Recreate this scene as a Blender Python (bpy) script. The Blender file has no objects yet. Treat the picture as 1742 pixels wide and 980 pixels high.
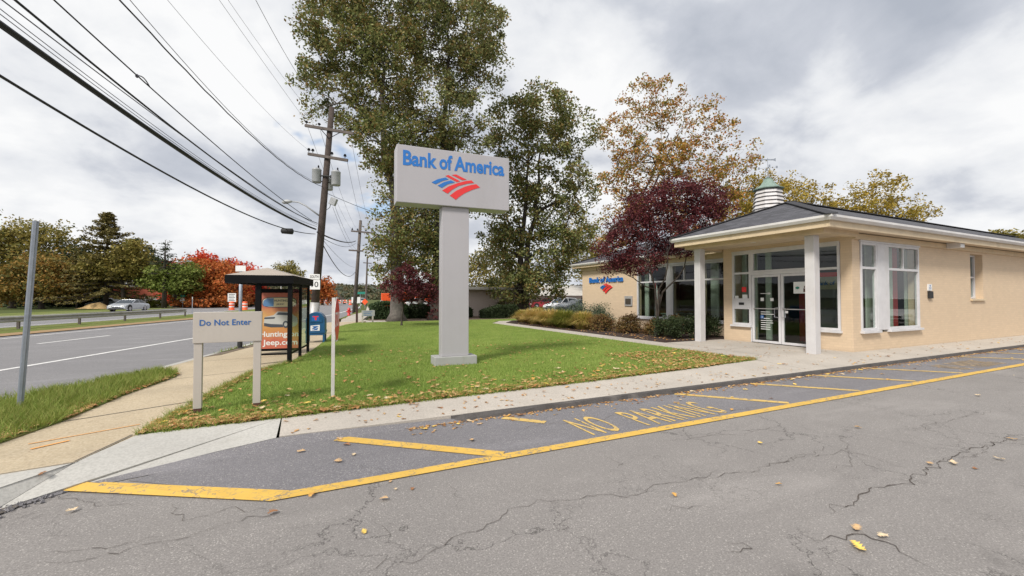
import bpy, math, random
import numpy as np
from mathutils import Vector, Matrix
R = math.radians
random.seed(7)
S = bpy.context.scene
COL = S.collection

# ---------------------------------------------------------------- camera
YAW, PIT, CH, FPX, CXP, CYP = R(25.7), R(1.3), 1.5, 728.0, 871.0, 490.0
cam_d = bpy.data.cameras.new('camera'); cam = bpy.data.objects.new('camera', cam_d); COL.objects.link(cam)
cam_d.sensor_width = 36; cam_d.lens = FPX / 1742 * 36
cam_d.clip_start = 0.05; cam_d.clip_end = 3000
cam.location = (0, 0, CH); cam.rotation_euler = (R(90) + PIT, 0, -YAW)
S.camera = cam
# ---------------------------------------------------------------- light and exposure
SUN_EL, SUN_AZ = R(44), R(238)          # azimuth of the sun, clockwise from +Y
S.view_settings.view_transform = 'Standard'; S.view_settings.look = 'None'
S.view_settings.exposure = 0.52; S.view_settings.gamma = 1
W = bpy.data.worlds.new('World'); S.world = W; W.use_nodes = True
nt = W.node_tree; nt.nodes.clear()
def wn(t, **k):
    n = nt.nodes.new(t)
    for a, b in k.items(): setattr(n, a, b)
    return n
out = wn('ShaderNodeOutputWorld')
sky = wn('ShaderNodeTexSky', sky_type='NISHITA', sun_disc=False, sun_elevation=SUN_EL, sun_rotation=SUN_AZ)
bgs = wn('ShaderNodeBackground'); bgs.inputs[1].default_value = 0.12
nt.links.new(sky.outputs[0], bgs.inputs[0])
tc = wn('ShaderNodeTexCoord'); sep = wn('ShaderNodeSeparateXYZ')
nt.links.new(tc.outputs['Generated'], sep.inputs[0])
def mth(op, a, b=None, clamp=False):
    n = wn('ShaderNodeMath', operation=op); n.use_clamp = clamp
    for i, v in enumerate((a, b)):
        if v is None: continue
        if isinstance(v, (int, float)): n.inputs[i].default_value = v
        else: nt.links.new(v, n.inputs[i])
    return n.outputs[0]
zz = mth('ADD', mth('MAXIMUM', sep.outputs[2], 0.0), 0.38)
cx = mth('DIVIDE', sep.outputs[0], zz); cy = mth('DIVIDE', sep.outputs[1], zz)
comb = wn('ShaderNodeCombineXYZ'); nt.links.new(cx, comb.inputs[0]); nt.links.new(cy, comb.inputs[1])
def noise(scale, detail, rough, dist=0, off=(0, 0, 0)):
    mp = wn('ShaderNodeMapping'); mp.inputs['Location'].default_value = off
    nt.links.new(comb.outputs[0], mp.inputs[0])
    n = wn('ShaderNodeTexNoise'); n.inputs['Scale'].default_value = scale; n.inputs['Detail'].default_value = detail
    n.inputs['Roughness'].default_value = rough; n.inputs['Distortion'].default_value = dist
    nt.links.new(mp.outputs[0], n.inputs['Vector']); return n.outputs['Fac']
def ramp(src, stops, mode='EASE'):
    r = wn('ShaderNodeValToRGB'); r.color_ramp.interpolation = mode
    e = r.color_ramp.elements
    while len(e) < len(stops): e.new(0.5)
    for x, (p, c) in zip(e, stops):
        x.position = p; x.color = (*c, 1) if len(c) == 3 else c
    nt.links.new(src, r.inputs[0]); return r.outputs[0]
n1 = noise(1.05, 8, 0.50, 0.15, (3.1, 7.7, 0)); n2 = noise(3.4, 7, 0.55, 0.2, (1.3, 2.2, 4))
f = mth('ADD', mth('MULTIPLY', n1, 0.62), mth('MULTIPLY', n2, 0.38))
cl = ramp(f, [(0.365, (0.32, 0.345, 0.395)), (0.445, (0.42, 0.44, 0.485)), (0.50, (0.57, 0.582, 0.605)), (0.57, (0.675, 0.678, 0.682))], 'LINEAR')
bgc = wn('ShaderNodeBackground'); nt.links.new(cl, bgc.inputs[0]); bgc.inputs[1].default_value = 1.0
gap = ramp(noise(1.7, 5, 0.6, 0, (9.3, 1.2, 2)), [(0.635, (0, 0, 0)), (0.70, (0.75, 0.75, 0.75))])
mixw = wn('ShaderNodeMixShader'); nt.links.new(gap, mixw.inputs[0])
nt.links.new(bgc.outputs[0], mixw.inputs[1]); nt.links.new(bgs.outputs[0], mixw.inputs[2])
nt.links.new(mixw.outputs[0], out.inputs[0])
sd = bpy.data.lights.new('sun', 'SUN'); sd.energy = 2.65; sd.angle = R(12); sd.color = (1, 0.95, 0.88)
sun = bpy.data.objects.new('sun', sd); COL.objects.link(sun)
sv = Vector((math.sin(SUN_AZ) * math.cos(SUN_EL), math.cos(SUN_AZ) * math.cos(SUN_EL), math.sin(SUN_EL)))
sun.rotation_euler = sv.to_track_quat('Z', 'Y').to_euler(); sun.location = sv * 50

# ---------------------------------------------------------------- survey helpers (used to measure positions only)
_f = (math.sin(YAW) * math.cos(PIT), math.cos(YAW) * math.cos(PIT), math.sin(PIT))
_r = (math.cos(YAW), -math.sin(YAW), 0)
_u = (-math.sin(YAW) * math.sin(PIT), -math.cos(YAW) * math.sin(PIT), math.cos(PIT))
def ray(px, py):
    a = (px - CXP) / FPX; b = -(py - CYP) / FPX
    return tuple(_f[i] + a * _r[i] + b * _u[i] for i in range(3))
def G(px, py, z=0.0):
    d = ray(px, py); t = (z - CH) / d[2]; return (d[0] * t, d[1] * t)
def at(px, py, x, y):
    d = ray(px, py); t = math.hypot(x, y) / math.hypot(d[0], d[1]); return CH + d[2] * t
def place(px, py, fwd):
    d = ray(px, py); t = fwd / (d[0] * math.sin(YAW) + d[1] * math.cos(YAW)); return Vector((d[0] * t, d[1] * t, CH + d[2] * t))
def planeX(px, py, X): d = ray(px, py); t = X / d[0]; return (X, d[1] * t, CH + d[2] * t)
def planeY(px, py, Y): d = ray(px, py); t = Y / d[1]; return (d[0] * t, Y, CH + d[2] * t)

# ---------------------------------------------------------------- materials
MATS = {}
class NB:
    def __init__(s, name):
        s.m = bpy.data.materials.new(name); s.m.use_nodes = True; s.t = s.m.node_tree; s.t.nodes.clear()
        s.out = s.n('ShaderNodeOutputMaterial'); s.p = s.n('ShaderNodeBsdfPrincipled'); s.l(s.p.outputs[0], s.out.inputs[0])
    def n(s, t, **k):
        n = s.t.nodes.new(t)
        for a, b in k.items(): setattr(n, a, b)
        return n
    def l(s, a, b): s.t.links.new(a, b)
    def pos(s):
        if not hasattr(s, '_p'): s._p = s.n('ShaderNodeNewGeometry').outputs['Position']
        return s._p
    def noise(s, scale, detail=4, rough=0.55, vec=None, stretch=None, dist=0, w=None):
        n = s.n('ShaderNodeTexNoise'); n.inputs['Scale'].default_value = scale; n.inputs['Detail'].default_value = detail
        n.inputs['Roughness'].default_value = rough; n.inputs['Distortion'].default_value = dist
        v = vec or s.pos()
        if stretch:
            mp = s.n('ShaderNodeMapping'); mp.inputs['Scale'].default_value = stretch; s.l(v, mp.inputs[0]); v = mp.outputs[0]
        s.l(v, n.inputs['Vector']); return n.outputs['Fac']
    def vor(s, scale, feature='DISTANCE_TO_EDGE', vec=None, rnd=1.0):
        n = s.n('ShaderNodeTexVoronoi', feature=feature); n.inputs['Scale'].default_value = scale
        n.inputs['Randomness'].default_value = rnd
        s.l(vec or s.pos(), n.inputs['Vector']); return n
    def ramp(s, src, stops, mode='LINEAR'):
        r = s.n('ShaderNodeValToRGB'); r.color_ramp.interpolation = mode; e = r.color_ramp.elements
        while len(e) < len(stops): e.new(0.5)
        for x, (p, c) in zip(e, stops):
            if isinstance(c, (int, float)): c = (c, c, c)
            x.position = p; x.color = (*c, 1)
        s.l(src, r.inputs[0]); return r.outputs[0]
    def mix(s, fac, a, b, mode='MIX'):
        n = s.n('ShaderNodeMix', data_type='RGBA', blend_type=mode)
        for i, v in ((0, fac), (6, a), (7, b)):
            if isinstance(v, (int, float)): n.inputs[i].default_value = v if i == 0 else (v, v, v, 1)
            elif isinstance(v, tuple): n.inputs[i].default_value = (*v[:3], 1)
            else: s.l(v, n.inputs[i])
        return n.outputs[2]
    def math(s, op, a, b=None, clamp=False):
        n = s.n('ShaderNodeMath', operation=op); n.use_clamp = clamp
        for i, v in enumerate((a, b)):
            if v is None: continue
            if isinstance(v, (int, float)): n.inputs[i].default_value = v
            else: s.l(v, n.inputs[i])
        return n.outputs[0]
    def bump(s, h, strength=0.3, dist=0.01):
        b = s.n('ShaderNodeBump'); b.inputs['Strength'].default_value = strength; b.inputs['Distance'].default_value = dist
        s.l(h, b.inputs['Height']); s.l(b.outputs[0], s.p.inputs['Normal'])
    def col(s, c):
        if isinstance(c, tuple): s.p.inputs['Base Color'].default_value = (*c[:3], 1)
        else: s.l(c, s.p.inputs['Base Color'])
    def rough(s, v): s.p.inputs['Roughness'].default_value = v
def simple(name, c, rough=0.6, metal=0.0, var=0.08, scale=6, bump=0.0, dirt=None, spec=None):
    if name in MATS: return MATS[name]
    b = NB(name); n = b.noise(scale, 5, 0.6)
    lo = tuple(max(0, x * (1 - var)) for x in c); hi = tuple(min(1, x * (1 + var)) for x in c)
    c0 = b.ramp(n, [(0.3, lo), (0.7, hi)])
    if dirt:
        d = b.noise(scale * 0.6, 8, 0.7, stretch=(1, 1, 0.25)); c0 = b.mix(b.ramp(d, [(0.52, 0), (0.75, 0.6)]), c0, dirt)
    b.col(c0); b.rough(rough); b.p.inputs['Metallic'].default_value = metal
    if spec is not None: b.p.inputs['Specular IOR Level'].default_value = spec
    if bump: b.bump(b.noise(scale * 20, 3), bump, 0.005)
    MATS[name] = b.m; return b.m

def asphalt(name, base, tint=1.0, cracks=True):
    b = NB(name)
    big = b.noise(0.35, 6, 0.6); mid = b.noise(2.2, 6, 0.65); fine = b.noise(85, 4, 0.8); ag = b.vor(150, 'F1')
    c = b.ramp(big, [(0.3, tuple(x * 0.90 for x in base)), (0.7, tuple(x * 1.08 for x in base))])
    c = b.mix(b.ramp(mid, [(0.35, 0.30), (0.62, 0)]), c, tuple(x * 0.72 for x in base))
    c = b.mix(b.ramp(fine, [(0.40, 0.85), (0.58, 0.0)]), c, tuple(x * 0.5 for x in base)); c = b.mix(b.ramp(b.noise(28, 4, 0.7), [(0.35, 0.35), (0.6, 0)]), c, tuple(x * 0.6 for x in base))
    c = b.mix(b.ramp(ag.outputs['Color'], [(0.78, 0), (0.90, 0.6)]), c, (0.55, 0.52, 0.48))
    c = b.mix(b.ramp(b.noise(0.55, 6, 0.65, stretch=(0.35, 2.2, 1)), [(0.42, 0.28), (0.60, 0)]), c, tuple(x * 0.66 for x in base))
    c = b.mix(b.ramp(b.noise(0.9, 5, 0.6, stretch=(0.5, 1.6, 1), dist=0.3), [(0.55, 0), (0.74, 0.35)]), c, tuple(min(1, x * 1.3) for x in base))
    sp_ = b.vor(0.8, 'F1'); c = b.mix(b.math('MULTIPLY', b.ramp(sp_.outputs['Distance'], [(0.05, 0.5), (0.13, 0)]), b.ramp(b.noise(7, 4, 0.7), [(0.4, 0), (0.6, 1)])), c, tuple(x * 0.35 for x in base))
    c = b.mix(b.ramp(b.noise(0.8, 7, 0.7, dist=0.5), [(0.62, 0), (0.72, 0.4)]), c, tuple(x * 0.62 for x in base))
    if cracks:
        w = b.n('ShaderNodeVectorMath', operation='ADD')
        nn = b.n('ShaderNodeTexNoise'); nn.inputs['Scale'].default_value = 2.3; nn.inputs['Detail'].default_value = 7; nn.inputs['Roughness'].default_value = 0.68
        b.l(b.pos(), nn.inputs['Vector'])
        sc = b.n('ShaderNodeVectorMath', operation='SCALE'); sc.inputs['Scale'].default_value = 0.75
        b.l(nn.outputs['Color'], sc.inputs[0]); b.l(b.pos(), w.inputs[0]); b.l(sc.outputs[0], w.inputs[1])
        v1 = b.vor(0.95, vec=w.outputs[0]).outputs['Distance']; v2 = b.vor(2.6, vec=w.outputs[0]).outputs['Distance']
        m1 = b.ramp(b.noise(0.45, 3, 0.5), [(0.44, 0), (0.56, 1)]); m2 = b.ramp(b.noise(0.6, 3, 0.5, stretch=(1.3, 1, 1)), [(0.52, 0), (0.62, 0.9)])
        k1 = b.math('MULTIPLY', b.ramp(v1, [(0.002, 0.8), (0.008, 0)]), m1); k2 = b.math('MULTIPLY', b.ramp(v2, [(0.002, 0.6), (0.012, 0)]), m2)
        k = b.math('MAXIMUM', k1, k2)
        c = b.mix(k, c, (0.035, 0.032, 0.03))
    b.col(c); b.rough(0.9); b.p.inputs['Specular IOR Level'].default_value = 0.25
    b.bump(fine, 0.55, 0.006); MATS[name] = b.m; return b.m
M_ASPH = asphalt('asphalt', (0.325, 0.303, 0.288))
M_LANE = asphalt('new_asphalt', (0.25, 0.24, 0.252), cracks=False)
M_ROAD = asphalt('road_asphalt', (0.275, 0.268, 0.275), cracks=False)

def concrete(name, base, stain=(0.2, 0.17, 0.13), pebble=False, amt=0.35):
    b = NB(name); n = b.noise(0.9, 7, 0.65); fine = b.noise(45, 3, 0.7)
    c = b.ramp(n, [(0.3, tuple(x * 0.86 for x in base)), (0.7, tuple(x * 1.08 for x in base))])
    c = b.mix(b.ramp(fine, [(0.36, 0.5), (0.58, 0)]), c, tuple(x * 0.62 for x in base))
    c = b.mix(b.ramp(b.noise(2.4, 8, 0.72, dist=0.4), [(0.55, 0), (0.75, amt)]), c, stain)
    if pebble:
        v = b.vor(70, 'F1'); c = b.mix(b.ramp(v.outputs['Color'], [(0.62, 0), (0.8, 0.3)]), c, (0.62, 0.55, 0.42))
        c = b.mix(b.ramp(b.vor(52, 'F1').outputs['Color'], [(0.78, 0), (0.88, 0.3)]), c, (0.2, 0.14, 0.09))
    b.col(c); b.rough(0.9); b.bump(fine, 0.3, 0.004); b.p.inputs['Specular IOR Level'].default_value = 0.2
    MATS[name] = b.m; return b.m
M_CONC = concrete('concrete_walk', (0.50, 0.455, 0.40), amt=0.2)
M_CONC2 = concrete('concrete_pale', (0.50, 0.485, 0.45), amt=0.2)
M_SWALK = concrete('concrete_exposed', (0.50, 0.41, 0.285), pebble=True, amt=0.25)
M_KERB = concrete('kerb_dark', (0.10, 0.092, 0.088), stain=(0.3, 0.27, 0.24), amt=0.5)

def soil(name, a, bcol, scale=25):
    b = NB(name); n = b.noise(scale, 6, 0.75); c = b.ramp(n, [(0.35, a), (0.65, bcol)])
    b.col(c); b.rough(0.95); b.bump(n, 0.9, 0.03); MATS[name] = b.m; return b.m
M_MULCH = soil('mulch', (0.018, 0.011, 0.009), (0.075, 0.045, 0.034), 22)
M_DIRT = soil('dirt', (0.10, 0.075, 0.05), (0.22, 0.17, 0.12), 9)
def turf(name, g1, g2, dry, dryamt=0.5):
    b = NB(name); n = b.noise(1.1, 6, 0.6); f = b.noise(38, 4, 0.8, stretch=(1, 1, 1))
    c = b.ramp(n, [(0.32, g1), (0.68, g2)]); c = b.mix(b.ramp(b.noise(0.33, 4, 0.6), [(0.45, 0), (0.62, 0.35)]), c, tuple(x * 1.25 for x in g2))
    c = b.mix(b.ramp(f, [(0.35, 0.6), (0.6, 0)]), c, tuple(x * 0.45 for x in g1))
    c = b.mix(b.ramp(b.noise(3.1, 7, 0.7), [(0.52, 0), (0.72, dryamt)]), c, dry)
    b.col(c); b.rough(0.95); b.bump(f, 0.8, 0.03); b.p.inputs['Specular IOR Level'].default_value = 0.1
    MATS[name] = b.m; return b.m
M_TURF = turf('turf', (0.155, 0.225, 0.045), (0.24, 0.31, 0.07), (0.31, 0.28, 0.10))
M_VERGE = turf('verge_turf', (0.12, 0.17, 0.04), (0.20, 0.22, 0.07), (0.34, 0.24, 0.11), 0.75)
M_GROUND = turf('far_ground', (0.07, 0.10, 0.03), (0.12, 0.14, 0.05), (0.16, 0.13, 0.07))

def paint(name, c, wear=0.5, under=(0.17, 0.165, 0.17)):
    b = NB(name); n = b.noise(14, 7, 0.75, dist=0.5); v = b.n('ShaderNodeVectorMath', operation='ADD')
    w = b.vor(5.5, vec=None).outputs['Distance']
    nn = b.n('ShaderNodeTexNoise'); nn.inputs['Scale'].default_value = 9; nn.inputs['Detail'].default_value = 6
    b.l(b.pos(), nn.inputs['Vector']); sc = b.n('ShaderNodeVectorMath', operation='SCALE'); sc.inputs['Scale'].default_value = 0.25
    b.l(nn.outputs['Color'], sc.inputs[0]); b.l(b.pos(), v.inputs[0]); b.l(sc.outputs[0], v.inputs[1])
    w = b.vor(6.5, vec=v.outputs[0]).outputs['Distance']
    k = b.math('MAXIMUM', b.ramp(n, [(0.5 + 0.18 * (1 - wear), 0), (0.56 + 0.18 * (1 - wear), 0.95)]), b.math('MULTIPLY', b.ramp(w, [(0.01, 0.85), (0.04, 0)]), b.ramp(b.noise(2.0, 3), [(0.45, 0), (0.6, 1)])))
    cc = b.ramp(b.noise(5, 4), [(0.3, tuple(x * 0.88 for x in c)), (0.7, c)])
    b.col(b.mix(k, cc, under)); b.rough(0.75); b.bump(b.noise(60, 3, 0.75), 0.4, 0.005); MATS[name] = b.m; return b.m
M_YEL = paint('yellow_paint', (0.70, 0.44, 0.085), 0.62)
M_YEL2 = paint('yellow_paint_worn', (0.66, 0.45, 0.14), 0.8)
M_YEL3 = paint('yellow_paint_faded', (0.50, 0.36, 0.20), 0.85)
M_WHITEP = paint('white_road_paint', (0.75, 0.74, 0.72), 0.25, (0.3, 0.3, 0.3))

def brickpaint(name, c, axis='x', mortar=0.9, rows=1.0, red=False):
    b = NB(name); sp = b.n('ShaderNodeSeparateXYZ'); b.l(b.pos(), sp.inputs[0])
    cb = b.n('ShaderNodeCombineXYZ')
    s = b.math('ADD', sp.outputs[0], sp.outputs[1]); b.l(s, cb.inputs[0]); b.l(sp.outputs[2], cb.inputs[1])
    br = b.n('ShaderNodeTexBrick'); br.inputs['Scale'].default_value = 1.0
    br.inputs['Brick Width'].default_value = 0.205 * rows; br.inputs['Row Height'].default_value = 0.068 * rows
    br.inputs['Mortar Size'].default_value = 0.006 * rows; br.inputs['Mortar Smooth'].default_value = 0.4
    br.inputs['Color1'].default_value = (*[x * 0.965 for x in c], 1); br.inputs['Color2'].default_value = (*[min(1, x * 1.035) for x in c], 1)
    br.inputs['Mortar'].default_value = (*[x * (0.92 if not red else 1.6) for x in c], 1)
    b.l(cb.outputs[0], br.inputs['Vector'])
    g = b.mix(b.ramp(b.noise(1.7, 7, 0.7), [(0.45, 0), (0.8, 0.28)]), br.outputs['Color'], tuple(x * 0.78 for x in c))
    g = b.mix(b.ramp(b.noise(5, 8, 0.75, stretch=(1, 1, 0.15)), [(0.6, 0), (0.8, 0.22)]), g, (0.30, 0.22, 0.14))
    b.col(g); b.rough(0.7)
    inv = b.math('SUBTRACT', 1.0, br.outputs['Fac']); b.bump(inv, 0.25, 0.004); MATS[name] = b.m; return b.m
M_BRICK = brickpaint('painted_brick', (0.63, 0.485, 0.335))
M_RBRICK = brickpaint('red_brick', (0.46, 0.12, 0.07), rows=2.0, red=True)
M_BEIGE = simple('beige_paint', (0.60, 0.475, 0.315), 0.55, dirt=(0.40, 0.31, 0.2), scale=2.5)
M_SOFFIT = simple('soffit_paint', (0.62, 0.50, 0.36), 0.6)
M_WHITE = simple('white_paint', (0.60, 0.59, 0.60), 0.45, dirt=(0.5, 0.46, 0.4), scale=3)
M_COLW = simple('column_white', (0.555, 0.54, 0.54), 0.5, dirt=(0.5, 0.42, 0.34), scale=2.2)
M_GUT = simple('gutter_white', (0.62, 0.60, 0.585), 0.35, dirt=(0.5, 0.44, 0.36), scale=2.2)

def shingle(name, c):
    b = NB(name); uv = b.n('ShaderNodeUVMap'); br = b.n('ShaderNodeTexBrick')
    br.inputs['Scale'].default_value = 1; br.inputs['Brick Width'].default_value = 0.30; br.inputs['Row Height'].default_value = 0.14
    br.inputs['Mortar Size'].default_value = 0.008; br.inputs['Bias'].default_value = -0.1
    br.inputs['Color1'].default_value = (*[x * 0.62 for x in c], 1); br.inputs['Color2'].default_value = (*[x * 1.35 for x in c], 1)
    br.inputs['Mortar'].default_value = (*[x * 0.35 for x in c], 1); b.l(uv.outputs[0], br.inputs['Vector'])
    g = b.mix(b.ramp(b.noise(2, 5, 0.6), [(0.4, 0), (0.75, 0.35)]), br.outputs['Color'], tuple(x * 0.6 for x in c))
    g = b.mix(b.ramp(b.noise(70, 2, 0.7), [(0.4, 0.4), (0.6, 0)]), g, tuple(x * 0.5 for x in c))
    b.col(g); b.rough(0.9); b.bump(br.outputs['Fac'], -0.6, 0.01); MATS[name] = b.m; return b.m
M_SHING = shingle('shingles', (0.095, 0.095, 0.108))
M_SIGN = simple('sign_silver', (0.40, 0.385, 0.405), 0.42, 0.0, 0.03, 0.8, dirt=(0.34, 0.32, 0.32))
M_SIGNBASE = simple('sign_base_paint', (0.36, 0.36, 0.35), 0.6, 0, 0.05, 3, dirt=(0.24, 0.25, 0.2))
M_TAUPE = simple('taupe_paint', (0.47, 0.43, 0.385), 0.5, 0, 0.03, 2, dirt=(0.38, 0.34, 0.29))
M_RUST = simple('rust_base', (0.10, 0.035, 0.03), 0.8, 0, 0.3, 20)
M_BLUE = simple('letter_blue', (0.02, 0.16, 0.50), 0.4, 0, 0.03)
M_BLUE2 = simple('navy_blue', (0.02, 0.12, 0.36), 0.4, 0, 0.03)
M_RED = simple('logo_red', (0.72, 0.035, 0.035), 0.4, 0, 0.03)
M_SRED = simple('stop_red', (0.60, 0.04, 0.04), 0.4, 0, 0.1)
M_BLACK = simple('black_metal', (0.006, 0.006, 0.007), 0.5, 0, 0.2, spec=0.12)
M_BLACKM = simple('black_matte', (0.02, 0.02, 0.02), 0.7, 0, 0.2)
M_GALV = simple('galvanised', (0.30, 0.33, 0.38), 0.55, 0.35, 0.14, 9, dirt=(0.2, 0.2, 0.2))
M_STEEL = simple('weathered_steel', (0.42, 0.41, 0.40), 0.5, 0.3, 0.12, 4, dirt=(0.2, 0.15, 0.1))
M_WOOD = simple('pole_wood', (0.06, 0.044, 0.037), 0.9, 0, 0.35, 7, bump=0.4, dirt=(0.03, 0.022, 0.02))
M_WOOD2 = simple('grey_wood', (0.12, 0.10, 0.09), 0.9, 0, 0.3, 7)
M_WIRE = simple('wire_black', (0.012, 0.012, 0.014), 0.6)
M_WIREG = simple('wire_grey', (0.09, 0.09, 0.11), 0.6)
M_GREYBOX = simple('transformer_grey', (0.36, 0.37, 0.38), 0.5, 0.1, 0.1, 5)
M_MAIL = simple('mailbox_blue', (0.015, 0.085, 0.19), 0.35, 0, 0.12, 4)
M_SWHITE = simple('sign_white', (0.72, 0.72, 0.71), 0.5, 0, 0.04)
M_SGREEN = simple('sign_green', (0.01, 0.20, 0.15), 0.5, 0, 0.04)
M_ORANGE = simple('safety_orange', (0.80, 0.10, 0.02), 0.5, 0, 0.1)
M_COPPER = simple('verdigris', (0.20, 0.275, 0.235), 0.7, 0.0, 0.2, 9)
M_ROOFSH = simple('shelter_roof', (0.38, 0.325, 0.27), 0.5, 0, 0.06, 3)
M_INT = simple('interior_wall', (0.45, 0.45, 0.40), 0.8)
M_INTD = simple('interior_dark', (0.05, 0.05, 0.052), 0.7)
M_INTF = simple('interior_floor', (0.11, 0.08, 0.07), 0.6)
M_INTR = simple('interior_red', (0.32, 0.015, 0.02), 0.5)
M_CURT = simple('curtain', (0.42, 0.45, 0.38), 0.9, 0, 0.1, 14)
M_TYRE = simple('tyre', (0.015, 0.015, 0.016), 0.85)
M_CHROME = simple('rim_metal', (0.5, 0.5, 0.52), 0.3, 0.8, 0.05)
M_CARS = simple('car_silver', (0.50, 0.52, 0.55), 0.25, 0.5, 0.02)
M_CARW = simple('car_white', (0.72, 0.73, 0.74), 0.22, 0, 0.02)
M_CARR = simple('car_red', (0.30, 0.02, 0.03), 0.22, 0, 0.02)
M_CARG = simple('car_grey', (0.16, 0.18, 0.20), 0.22, 0.3, 0.02)
M_CGLASS = simple('car_glass', (0.03, 0.04, 0.05), 0.06, 0, 0.02)
M_HLAMP = simple('headlamp', (0.75, 0.75, 0.72), 0.15)
M_TLAMP = simple('tail_lamp', (0.4, 0.01, 0.01), 0.2)
M_WALLW = simple('pale_wall', (0.55, 0.52, 0.48), 0.7, dirt=(0.35, 0.32, 0.28), scale=0.5)
M_WALLB = simple('tan_block_wall', (0.50, 0.42, 0.37), 0.8, 0, 0.1, 1, dirt=(0.22, 0.18, 0.15))
M_TAN = simple('tan_mound', (0.45, 0.31, 0.14), 0.9, 0, 0.2, 2)
def glass(name, tint=(0.9, 0.95, 0.93), strength=1.0, ior=1.5):
    b = NB(name); b.t.nodes.remove(b.p)
    tr = b.n('ShaderNodeBsdfTransparent'); tr.inputs[0].default_value = (*tint, 1)
    gl = b.n('ShaderNodeBsdfGlossy'); gl.inputs['Roughness'].default_value = 0.01; gl.inputs[0].default_value = (0.95, 0.95, 0.95, 1)
    fr = b.n('ShaderNodeFresnel'); fr.inputs[0].default_value = ior; bf_ = b.math('SUBTRACT', 1.0, b.n('ShaderNodeNewGeometry').outputs['Backfacing'])
    mx = b.n('ShaderNodeMixShader'); b.l(b.math('MULTIPLY', b.math('MULTIPLY', fr.outputs[0], strength, True), bf_), mx.inputs[0]); b.l(tr.outputs[0], mx.inputs[1]); b.l(gl.outputs[0], mx.inputs[2])
    b.l(mx.outputs[0], b.out.inputs[0]); MATS[name] = b.m; return b.m
M_GLASS = glass('window_glass', (0.84, 0.89, 0.87), 1.05, 1.5)
M_SGLASS = glass('shelter_glass', (0.84, 0.90, 0.84), 0.8, 1.45)
def leafmat(name, cols, trans=0.3, clump=0.5):
    b = NB(name); g = b.n('ShaderNodeNewGeometry'); n = len(cols)
    mixf = b.math('ADD', b.math('MULTIPLY', g.outputs['Random Per Island'], 0.62), b.math('MULTIPLY', b.ramp(b.noise(clump, 3, 0.6), [(0.3, 0.0), (0.7, 1.0)]), 0.38))
    c = b.ramp(mixf, [((i + 0.0) / (n - 1) * 0.8 + 0.1, cc) for i, cc in enumerate(cols)])
    b.col(c); b.rough(0.65); b.p.inputs['Specular IOR Level'].default_value = 0.25
    tl = b.n('ShaderNodeBsdfTranslucent'); b.l(c, tl.inputs[0]); mx = b.n('ShaderNodeMixShader'); mx.inputs[0].default_value = trans
    b.l(b.p.outputs[0], mx.inputs[1]); b.l(tl.outputs[0], mx.inputs[2]); b.l(mx.outputs[0], b.out.inputs[0])
    MATS[name] = b.m; return b.m
L_OAK = leafmat('leaf_oak', [(0.05, 0.065, 0.02), (0.115, 0.14, 0.042), (0.20, 0.225, 0.075), (0.31, 0.31, 0.12), (0.27, 0.16, 0.055), (0.15, 0.18, 0.055)])
L_OAKC = leafmat('leaf_oak_pale', [(0.055, 0.07, 0.025), (0.145, 0.17, 0.06), (0.24, 0.265, 0.10), (0.36, 0.36, 0.16), (0.30, 0.19, 0.075), (0.18, 0.21, 0.075)])
L_ORNG = leafmat('leaf_turning', [(0.11, 0.13, 0.035), (0.26, 0.23, 0.05), (0.44, 0.27, 0.05), (0.50, 0.20, 0.08), (0.42, 0.26, 0.07)])
L_YEL = leafmat('leaf_yellow', [(0.196, 0.167, 0.029), (0.352, 0.264, 0.044), (0.430, 0.293, 0.048), (0.293, 0.254, 0.059)])
L_PLUM = leafmat('leaf_plum', [(0.02, 0.007, 0.009), (0.06, 0.012, 0.018), (0.12, 0.022, 0.028), (0.20, 0.06, 0.06), (0.09, 0.018, 0.024)])
L_RED = leafmat('leaf_red', [(0.26, 0.03, 0.02), (0.60, 0.05, 0.03), (0.72, 0.13, 0.05), (0.50, 0.07, 0.04)], clump=0.16)
L_MIX = leafmat('leaf_mixed', [(0.084, 0.098, 0.028), (0.224, 0.196, 0.056), (0.420, 0.224, 0.056), (0.196, 0.196, 0.056), (0.336, 0.154, 0.042)], clump=0.25)
L_RUST = leafmat('leaf_rust', [(0.10, 0.07, 0.02), (0.40, 0.12, 0.03), (0.62, 0.17, 0.05), (0.42, 0.22, 0.05)], clump=0.2)
L_OLIVE = leafmat('leaf_olive', [(0.094, 0.109, 0.031), (0.203, 0.187, 0.047), (0.343, 0.265, 0.070), (0.234, 0.218, 0.062)], clump=0.2)
L_CONI = leafmat('needle_dark', [(0.015, 0.026, 0.012), (0.035, 0.05, 0.02), (0.06, 0.08, 0.035)], 0.1)
L_CONO = leafmat('needle_olive', [(0.078, 0.078, 0.029), (0.203, 0.156, 0.047), (0.156, 0.148, 0.055)], 0.15)
L_BRIGHT = leafmat('leaf_bright_green', [(0.10, 0.14, 0.03), (0.22, 0.28, 0.06), (0.28, 0.29, 0.08)])
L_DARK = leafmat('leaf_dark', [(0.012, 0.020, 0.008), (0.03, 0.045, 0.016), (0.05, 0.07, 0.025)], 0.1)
L_SHRUB = leafmat('leaf_evergreen', [(0.02, 0.04, 0.015), (0.045, 0.08, 0.03), (0.08, 0.12, 0.045)], 0.15)
L_BLUEG = leafmat('leaf_bluegreen', [(0.05, 0.075, 0.045), (0.10, 0.135, 0.08), (0.15, 0.18, 0.11)], 0.2)
L_SPIR = leafmat('leaf_spirea', [(0.09, 0.05, 0.025), (0.19, 0.09, 0.035), (0.16, 0.13, 0.04), (0.24, 0.14, 0.05)], 0.2, 3)
L_OGR = leafmat('ornamental_grass', [(0.240, 0.256, 0.044), (0.450, 0.374, 0.090), (0.630, 0.434, 0.166), (0.674, 0.510, 0.256)], 0.3, 1.2)
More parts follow.
